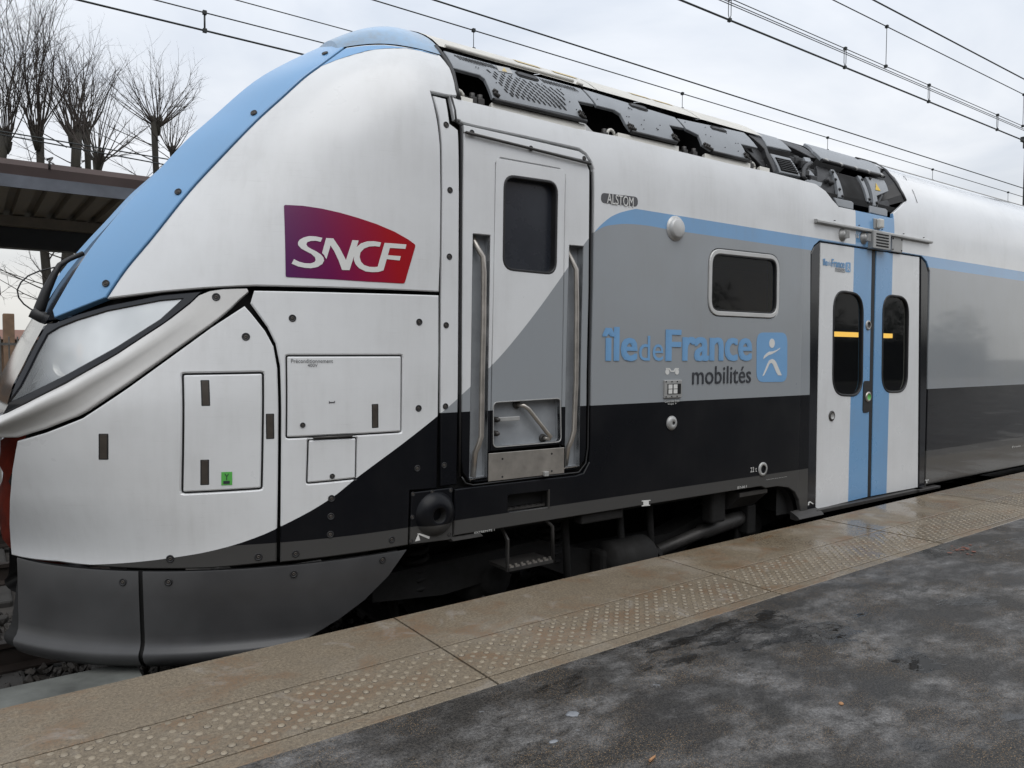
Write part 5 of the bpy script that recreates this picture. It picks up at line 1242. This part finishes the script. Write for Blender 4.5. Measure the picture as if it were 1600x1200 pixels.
# hinged roof hatches
hA = [(2.138, 2.903), (3.131, 2.904), (3.16, 2.785), (3.021, 2.777), (3.026, 2.649), (2.958, 2.656), (2.35, 2.643), (2.345, 2.688), (2.336, 2.76), (2.31, 2.778), (2.142, 2.779)]
hB = [(3.153, 2.905), (3.956, 2.871), (3.978, 2.785), (3.826, 2.775), (3.834, 2.655), (3.76, 2.655), (3.408, 2.654), (3.38, 2.695), (3.369, 2.762), (3.327, 2.783), (3.18, 2.782)]
hC = [(3.979, 2.868), (4.771, 2.919), (4.784, 2.781), (4.583, 2.775), (4.587, 2.643), (4.534, 2.653), (4.176, 2.653), (4.103, 2.681), (4.107, 2.755), (4.002, 2.782)]
hatches = [panel('roof_hatch', h, M['roofgrey'], train, off=0.0, thick=0.02, bevel=0.003, res=0.06) for h in (hA, hB, hC)]
# slots of the ventilated hatch: flat black plates in place of shaded holes
def lerp2(a, b, t_): return (a[0]+(b[0]-a[0])*t_, a[1]+(b[1]-a[1])*t_)
slots = MB()
def slot(c, w=0.010, h=0.036, lean=0.012):
    q = [(c[0]-w/2-lean, c[1]+h/2), (c[0]+w/2-lean, c[1]+h/2), (c[0]+w/2+lean, c[1]-h/2), (c[0]-w/2+lean, c[1]-h/2)]
    slots.add([surf(to_p(x, z), z, 0.0012) for x, z in q], [(0, 1, 2, 3)])
for a_, b_, n_ in (([(2.212, 2.875)], [(2.458, 2.879)], 14), ([(2.804, 2.873)], [(3.068, 2.877)], 13)):
    for k in range(n_): slot(lerp2(a_[0], b_[0], k/(n_-1)), 0.011, 0.030)
tl, tr, bl, br = [(2.391, 2.826), (2.942, 2.822), (2.47, 2.693), (2.898, 2.692)]
for j in range(8):
    l_, r_ = lerp2(tl, bl, j/7), lerp2(tr, br, j/7)
    for i in range(11):
        t_ = (i+(0.5 if j % 2 else 0))/11
        slot(lerp2(l_, r_, t_), 0.013, 0.021, 0.007)
slots.build('ventilation_slots', M['void'], hatches[0], kind='stuff', fixn=False)
for h, q in ((hatches[0], [(2.601, 2.882), (2.64, 2.903), (2.769, 2.899), (2.78, 2.866), (2.753, 2.851), (2.614, 2.853)]), (hatches[1], [(3.519, 2.88), (3.569, 2.901), (3.692, 2.898), (3.698, 2.863), (3.666, 2.849), (3.524, 2.852)]), (hatches[2], [(4.324, 2.874), (4.378, 2.895), (4.503, 2.892), (4.513, 2.866), (4.479, 2.851), (4.326, 2.847)])):
    panel('grip_recess', rounded(q, 0.03, 3), M['void'], h, off=0.002, thick=0.003, bevel=0.001)
    panel('grip', rounded(shrink(ccw(q), 0.012), 0.01, 2), M['roofdark'], h, off=0.006, thick=0.006, bevel=0.002)
wp = decal('warning_plate', [(2.48, 2.897), (2.587, 2.907), (2.579, 2.859), (2.473, 2.849)], M['alu'], hatches[0], 0.002)
decal('warning_triangle', [(2.498, 2.857), (2.538, 2.896), (2.535, 2.858)], M['yellowpad'], wp, 0.0035)
riv = MB(); random.seed(5)
for h in (hA, hB, hC):
    x0_, x1_ = min(q[0] for q in h), max(q[0] for q in h); z0_, z1_ = min(q[1] for q in h), max(q[1] for q in h); hp_ = shrink(ccw(h), 0.02)
    for k in range(26):
        c = (random.uniform(x0_, x1_), random.choice([z1_-0.03, z1_-0.07, z1_-0.15, z0_+0.06, z0_+0.03])+random.uniform(-0.006, 0.006))
        if inside(c, hp_): p = to_p(*c); riv.lathe(surf(p, c[1], 0), surf_n(p, c[1]), [(0.004, 0), (0.0035, 0.003), (0.001, 0.004)], 6)
riv.build('rivets', M['black'], hatches[0], kind='stuff', fixn=False)
for nm, h, (a_, b_) in (('hatch_hinge', hatches[0], [(2.367, 2.668), (2.386, 2.659)]), ('hatch_hinge', hatches[0], [(2.987, 2.671), (3.015, 2.656)]), ('hatch_hinge', hatches[1], [(3.395, 2.666), (3.439, 2.66)]), ('hatch_hinge', hatches[1], [(3.805, 2.675), (3.838, 2.658)]), ('hatch_hinge', hatches[2], [(4.119, 2.667), (4.179, 2.654)]), ('hatch_hinge', hatches[2], [(4.559, 2.669), (4.59, 2.649)])):
    mb = MB()
    for k in range(7):
        c = (a_[0]+(b_[0]-a_[0])*(k % 4)/3, a_[1]+(b_[1]-a_[1])*(k % 4)/3+0.018*(k//4)); p = to_p(*c); mb.lathe(surf(p, c[1], 0.0), surf_n(p, c[1]), [(0.011, 0), (0.011, 0.014), (0.004, 0.018)], 6)
    mb.build(nm, M['steel_dark'], h, fixn=False)
for h, q in ((hatches[0], [(2.351, 2.631), (3.028, 2.637)]), (hatches[1], [(3.404, 2.642), (3.824, 2.644)]), (hatches[2], [(4.178, 2.641), (4.587, 2.643)])):
    MB().tube([surf(to_p(x, z), z, 0.0) for x, z in q], 0.013, 8).build('hatch_lip', M['roofdark'], h)
for q in ([(2.168, 2.938), (3.107, 2.948)], [(3.132, 2.944), (3.166, 2.926)]):
    MB().tube([surf(to_p(x, z), z, 0.010) for x, z in q], 0.010, 8).build('drip_rail', M['cream'], train)
# light beams and small gear along the foot of the recess
def beam(px): return panel('recess_beam', px, M['cream'], train, off=-0.018, thick=0.03, bevel=0.003)
beam([(2.136, 2.625), (2.228, 2.623), (2.222, 2.592), (2.129, 2.591)]); beam([(2.351, 2.629), (3.041, 2.632), (3.028, 2.584), (2.341, 2.584)]); beam([(3.306, 2.632), (3.865, 2.638), (3.847, 2.585), (3.293, 2.587)]); beam([(4.128, 2.633), (4.63, 2.64), (4.607, 2.582), (4.11, 2.583)]); beam([(4.742, 2.638), (4.857, 2.636), (4.835, 2.583), (4.719, 2.58)])
for c in [(2.166, 2.654), (3.28, 2.636), (4.701, 2.646)]:
    p = surf(to_p(*c), c[1], -0.06); ring_ = []
    for k in range(13): a = 2*math.pi*k/12; ring_.append(p+Vector((0.030*math.cos(a), 0.0, 0.030*math.sin(a))))
    MB().tube(ring_, 0.010, 6).build('lifting_eye', M['cream'], train)
for c in [(2.24, 2.622), (2.29, 2.622), (3.936, 2.609), (4.034, 2.612), (4.655, 2.629), (3.203, 2.596)]:
    p = surf(to_p(*c), c[1], -0.05); MB().box((p.x-0.022, p.y-0.02, p.z-0.05), (p.x+0.022, p.y+0.03, p.z+0.03), bev=0.006).lathe((p.x, p.y, p.z+0.03), (0, 0, 1), [(0.016, 0), (0.016, 0.02), (0.001, 0.022)], 8).build('cable_gland', M['steel_dark'], train)
panel('gusset', [(3.082, 2.756), (3.092, 2.751), (3.103, 2.703), (3.144, 2.655), (3.208, 2.613), (3.206, 2.599), (3.101, 2.596), (3.029, 2.639)], M['alu'], train, off=-0.08, thick=0.01, bevel=0.002)
MB().tube([surf(to_p(x, z), z, -0.12) for x, z in [(2.178, 2.732), (2.324, 2.683)]], 0.02, 6).build('brace', M['steel_dark'], train)
for q in ([(2.526, 3.004), (2.594, 3.039), (2.643, 2.993), (2.594, 2.965), (2.513, 2.975)],):
    pass
for x, i_ in ((2.75, 0.42), (3.05, 0.42), (3.75, 0.44), (3.98, 0.44)):
    rows = [[Vector((xx, WALL_Y+ii, roof_z(ii)+0.008)) for xx in (x, x+0.19)] for ii in frange(i_-0.04, i_+0.02, 3)]; grid('step_pad', rows, M['yellowpad'], train)
# open bay over the door: louvred unit, frame, heat exchanger, cabinets
bay = MB().box((4.95, 3.62, 2.552), (7.1, 3.98, 2.60)).build('equipment_tray', M['roofdark'], train)
def eq(name, px, mat, off, thick=0.03, parent=None, bevel=0.004, **k): return panel(name, px, mat, parent or train, off=off, thick=thick, bevel=bevel, **k)
Cq = (1140, 180, 5.333)
eq('bay_frame', [(4.856, 2.944), (5.048, 3.021), (4.96, 2.833), (4.929, 2.779), (4.923, 2.624), (4.884, 2.604), (4.873, 2.738), (4.902, 2.805)], M['roofdark'], -0.01, 0.06)
eq('side_plate', [(4.86, 2.932), (4.79, 2.779), (4.691, 2.796), (4.737, 2.759), (4.831, 2.648), (4.842, 2.626), (4.92, 2.777), (4.934, 2.822)], M['roofdark'], -0.05, 0.03)
eq('access_plate', [(5.059, 3.006), (5.341, 3.008), (5.293, 2.853), (5.228, 2.852), (4.964, 2.839)], M['roofgrey'], -0.004, 0.02)
lo = eq('louvred_unit', [(4.964, 2.785), (5.222, 2.79), (5.251, 2.631), (4.982, 2.624)], M['roofgrey'], -0.02, 0.05)
a_, b_, c_, d_ = [(4.993, 2.754), (5.187, 2.76), (5.225, 2.642), (5.002, 2.64)]
eq('louvre_opening', [a_, b_, c_, d_], M['void'], -0.0185, 0.004, lo, 0.001)
for k in range(7):
    t0, t1 = (k+0.35)/7.3, (k+0.75)/7.3; q = [lerp2(a_, d_, t0), lerp2(b_, c_, t0), lerp2(b_, c_, t1), lerp2(a_, d_, t1)]
    eq('slat', q, M['roofdark'], -0.010, 0.008, lo, 0.001)
eq('hood_edge', [(5.24, 3.075), (5.377, 3.089), (5.753, 3.034), (5.691, 2.877), (5.596, 2.871), (5.468, 2.929), (5.333, 2.98)], M['roofdark'], -0.02, 0.04)
ht = eq('hood', [(5.866, 3.063), (6.291, 3.089), (6.82, 3.09), (6.986, 3.09), (6.647, 2.864), (6.569, 2.853), (5.699, 2.853), (5.708, 2.931)], M['roofgrey'], 0.004, 0.025)
for c in [(5.762, 2.848), (5.973, 2.845), (6.207, 2.847), (6.405, 2.848), (6.626, 2.848)]:
    p = to_p(*c); MB().lathe(surf(p, c[1], -0.006), Vector((0, -0.7, 0.7)), [(0.022, 0), (0.022, 0.014), (0.012, 0.02), (0.0001, 0.02)], 10).build('hood_stud', M['alu'], ht, fixn=False)
MB().tube([surf(to_p(x, z), z, -0.004) for x, z in [(5.69, 2.839), (6.682, 2.847)]], 0.016, 6).build('hood_lip', M['roofdark'], ht)
# brackets and hoses between the units
for c, s in zip([(5.332, 2.832), (5.398, 2.833), (5.458, 2.8), (5.416, 2.717), (5.319, 2.671), (5.478, 2.666), (5.436, 2.876), (5.502, 2.742)], (0.05, 0.06, 0.07, 0.05, 0.06, 0.06, 0.04, 0.05)):
    p = surf(to_p(*c), c[1], -0.07); MB().box((p.x-s, p.y-s*0.6, p.z-s*0.55), (p.x+s*0.7, p.y+s, p.z+s*0.5), bev=0.01).build('bracket', M['roofdark'], train)
eq('bracket_plate', [(5.504, 2.865), (5.601, 2.875), (5.554, 2.811), (5.465, 2.799)], M['roofgrey'], -0.03, 0.02); eq('bracket_plate', [(5.458, 2.767), (5.502, 2.7), (5.51, 2.635), (5.417, 2.631)], M['roofgrey'], -0.04, 0.02)
MB().tube([surf(to_p(x, z), z, -0.03) for x, z in [(5.533, 2.807), (5.419, 2.76), (5.341, 2.705), (5.291, 2.637), (5.323, 2.622)]], 0.018, 8).build('hose', M['roofdark'], train)
MB().tube([surf(to_p(x, z), z, -0.06) for x, z in [(4.823, 2.71), (4.894, 2.727), (4.926, 2.697), (4.884, 2.604)]], 0.012, 8).build('hose', M['black'], train)
MB().tube([surf(to_p(x, z), z, -0.05) for x, z in [(4.876, 2.689), (4.9, 2.654), (4.872, 2.593)]], 0.010, 8).build('hose', M['black'], train)
eq('sill_plate', [(5.315, 2.621), (5.547, 2.625), (5.501, 2.579), (5.305, 2.6)], M['roofgrey'], -0.02, 0.02)
eq('side_plate', [(5.653, 2.823), (5.817, 2.83), (5.734, 2.541), (5.594, 2.503), (5.49, 2.592)], M['roofdark'], -0.05, 0.03)
ex = eq('heat_exchanger', [(5.857, 2.804), (6.228, 2.806), (6.23, 2.545), (5.824, 2.544)], M['roofdark'], -0.05, 0.05)
eq('dark_mesh', [(5.868, 2.79), (6.195, 2.791), (6.205, 2.555), (5.845, 2.555)], M['void'], -0.046, 0.004, ex, 0.001)
for px in ([(5.814, 2.8), (5.858, 2.802), (5.836, 2.554), (5.823, 2.527), (5.758, 2.532)], [(6.232, 2.809), (6.285, 2.808), (6.253, 2.577), (6.239, 2.544), (6.205, 2.555)], [(6.376, 2.819), (6.421, 2.82), (6.372, 2.545), (6.352, 2.521), (6.295, 2.528)]):
    eq('mounting_rail', px, M['roofgrey'] if px[0][0] < 6.6 else M['roofdark'], -0.03, 0.03, ex)
for c in [(5.796, 2.763), (5.777, 2.69), (5.786, 2.603), (5.806, 2.545), (6.244, 2.762), (6.232, 2.575), (6.416, 2.801), (6.341, 2.557)]:
    p = to_p(*c); MB().lathe(surf(p, c[1], -0.03), surf_n(p, c[1]), [(0.012, 0), (0.012, 0.012), (0.001, 0.014)], 6).build('bolt_head', M['black'], ex, fixn=False)
for c in [(5.651, 2.666), (5.709, 2.654)]:
    p = to_p(*c); MB().lathe(surf(p, c[1], -0.05), surf_n(p, c[1]), [(0.022, 0), (0.022, 0.03), (0.001, 0.034)], 8).build('knob', M['black'], train, fixn=False)
cb = eq('control_cabinet', [(6.432, 2.826), (6.707, 2.836), (6.642, 2.712), (6.35, 2.617)], M['roofgrey'], -0.03, 0.06)
decal('warning_triangle', [(6.477, 2.769), (6.484, 2.69), (6.397, 2.686)], M['yellow'], cb, -0.027)
for k in range(3):
    q = [(6.55, 2.805), (6.662, 2.804), (6.661, 2.794), (6.552, 2.795), (6.536, 2.782), (6.646, 2.782), (6.647, 2.773), (6.537, 2.773)]
eq('gusset_plate', [(5.647, 2.51), (5.912, 2.511), (5.936, 2.501), (5.924, 2.443), (5.694, 2.445)], M['roofgrey'], -0.012, 0.012)
eq('gusset_plate', [(6.193, 2.509), (6.454, 2.512), (6.476, 2.499), (6.459, 2.442), (6.179, 2.446)], M['roofgrey'], -0.012, 0.012)
eq('duct', [(6.414, 2.587), (6.599, 2.631), (6.626, 2.615), (6.584, 2.522), (6.498, 2.491), (6.428, 2.525)], M['roofdark'], -0.05, 0.05)
MB().tube([surf(to_p(x, z), z, -0.04) for x, z in [(6.492, 2.652), (6.382, 2.562), (6.305, 2.51)]], 0.014, 6).build('hose', M['black'], train)
# dark lining of the rear rim of the bay
ri = [(6.653, 3.053), (6.907, 3.089), (7.077, 3.076), (6.895, 2.949), (6.805, 2.802), (6.804, 2.683), (6.812, 2.622)]
V = []; 
for x, z in ri: V.append(surf(to_p(x, z), z, 0.004)); V.append(surf(to_p(x, z), z, -0.02)+Vector((-0.02, 0, 0))); V.append(surf(to_p(x, z), z, -0.28)+Vector((-0.25, 0.0, 0)))
mesh_obj('bay_rim', V, [(3*i+k, 3*i+k+1, 3*i+4+k, 3*i+3+k) for i in range(len(ri)-1) for k in range(2)], M['roofdark'], train)
MB().tube([surf(to_p(x, z), z, 0.002) for x, z in ri], 0.012, 6).build('bay_gasket', M['roofdark'], train)
MB().tube([surf(to_p(x, z), z, 0.003) for x, z in [(7.151, 3.088), (7.437, 3.088), (7.166, 2.913), (7.055, 2.742), (7.029, 2.632)]], 0.0022, 5).build('roof_joint', M['print_grey'], train)

# ------------------------------------------------------------------ bogie and underframe
bg = M['under']
MB().box((2.0, 4.3, -0.2), (25, 5.3, 0.24)).build('underframe', bg, train)
for x0_ in (2.15,):
    bog = MB().prism([(1.75, -0.12), (2.2, -0.16), (2.9, -0.10), (3.3, -0.28), (4.1, -0.28), (4.5, -0.10), (5.1, -0.16), (5.5, -0.12), (5.5, 0.02), (4.6, 0.06), (4.1, -0.06), (3.3, -0.06), (2.9, 0.06), (1.75, 0.02)], 'y', 3.72, 3.88).build('bogie_frame', bg, train)
    for x in (2.56, 5.06):
        for y in (MID_Y-0.7175, MID_Y+0.7175):
            w = MB().lathe((x, y-0.07, RAIL_Z+0.42), (0, 1, 0), [(0.06, -0.02), (0.16, 0.0), (0.33, 0.03), (0.36, 0.0), (0.42, 0.0), (0.425, 0.10), (0.45, 0.115), (0.45, 0.135), (0.1, 0.135)], 28).build('wheel', bg, train, fixn=False)
        MB().tube([(x, 3.9, RAIL_Z+0.42), (x, 5.7, RAIL_Z+0.42)], 0.085, 12).build('axle', bg, train)
        ab = MB().lathe((x, 3.86, RAIL_Z+0.42), (0, -1, 0), [(0.19, -0.12), (0.19, 0.05), (0.15, 0.10), (0.10, 0.12), (0.095, 0.17), (0.02, 0.175), (0.001, 0.17)], 20).build('axle_box', bg, train, fixn=False)
        for k in range(6):
            a = k*1.047; MB().lathe((x+0.125*math.cos(a), 3.76, RAIL_Z+0.42+0.125*math.sin(a)), (0, -1, 0), [(0.016, 0), (0.016, 0.02), (0.001, 0.022)], 6).build('bolt_head', M['steel_dark'], ab, fixn=False)
    for x in (2.05, 3.05, 4.57, 5.5):
        pts_ = [(x+0.075*math.cos(a*0.6), 3.80+0.075*math.sin(a*0.6), -0.14+0.0042*a*1.2) for a in range(0, 62)]; MB().tube(pts_, 0.016, 5).build('coil_spring', bg, train)
    dm = [(3.863, -0.133), (4.305, -0.068), (4.333, -0.062), (4.715, -0.02), (4.792, -0.01)]
    r_ = [0.042, 0.045, 0.058, 0.060, 0.050]
    d_ = MB().tube([(a[0], 3.62, a[1]) for a in dm], r_, 16).build('yaw_damper', M['steel_dark'], train)
    c = dm[0]; MB().lathe((c[0]-0.05, 3.56, c[1]-0.02), (0, 1, 0), [(0.02, 0), (0.06, 0.01), (0.06, 0.12), (0.02, 0.13)], 14).build('damper_eye', bg, d_, fixn=False)
    c = dm[-1]; MB().box((c[0]-0.01, 3.55, c[1]-0.12), (c[0]+0.09, 3.70, c[1]+0.10), bev=0.01).build('damper_bracket', bg, d_)
    q = [(4.399, 0.175), (4.849, 0.194)]
    MB().prism([(3.43, q[1][1]+0.04), (3.43, q[1][1]+0.01), (3.55, q[1][1]-0.10), (3.72, q[1][1]-0.11), (3.72, q[1][1]+0.04)], 'x', q[0][0]+0.12, q[1][0]).build('bracket', M['steel_dark'], train)
    MB().box((q[0][0]-0.10, 3.5, 0.02), (q[0][0]+0.06, 3.6, 0.26), bev=0.02).build('bracket', bg, train)
    MB().tube([(q[1][0]-0.05, 3.66, -0.5), (q[1][0]-0.05, 3.66, 0.2)], 0.03, 8).build('downpipe', bg, train)
    for x in (3.02, 3.5, 3.78):
        MB().tube([(x, 3.62, 0.24), (x+0.02, 3.62, 0.0), (x+0.06, 3.64, -0.4)], 0.024, 8).build('air_pipe', bg, train)
    MB().box((3.32, 3.58, -0.30), (3.72, 3.72, -0.05), bev=0.03).build('brake_unit', bg, train)
    MB().lathe((3.35, 3.6, -0.12), (1, 0, 0), [(0.02, 0), (0.13, 0.02), (0.13, 0.36), (0.10, 0.4), (0.02, 0.41)], 18).build('brake_cylinder', bg, train, fixn=False)
    MB().tube([(1.93, 3.85, 0.2), (1.93, 3.87, -0.1), (2.02, 3.95, -0.42)], 0.03, 8).build('sand_pipe', bg, train)
    MB().box((3.0, 3.43, 0.20), (3.35, 3.5, 0.265), bev=0.01).build('hanger', bg, train)
# boarding step
q = [(2.446, 0.226), (2.766, 0.22), (2.783, -0.02), (2.447, 0.006)]
xa, xb, zt, zb = q[0][0], q[1][0]+0.012, 0.27, q[3][1]
stp = MB().tube([(xb-0.05, 3.45, zt), (xb, 3.44, zt-0.05), (xb, 3.43, zb)], 0.012, 6).box((xa, 3.42, zb), (xb, 3.62, zb+0.018)).prism([(3.42, zb), (3.44, zb), (3.44, zt-0.09), (3.52, zt), (3.50, zt), (3.42, zt-0.08)], 'x', xa-0.006, xa+0.006).build('boarding_step', M['steel_dark'], train)
mb = MB()
for i in range(8): mb.box((xa+0.02+0.042*i, 3.43, zb+0.018), (xa+0.045+0.042*i, 3.44, zb+0.026)).box((xa+0.035+0.042*i, 3.46, zb+0.018), (xa+0.05+0.042*i, 3.47, zb+0.026))
mb.build('tread_teeth', M['steel'], stp)
MB().prism([(3.40, 0.262), (3.37, 0.25), (3.40, 0.24), (3.6, 0.24), (3.6, 0.262)], 'x', 2.05, 2.24).build('lifting_pad', M['steel_dark'], train)
rows = [[Vector((4.86+(0.30*math.sin(a)), y, 0.0+0.262*math.cos(a))) for y in (3.41, 3.8)] for a in frange(0.0, 1.57, 8)]
grid('wheel_arch_liner', rows, bg, train)
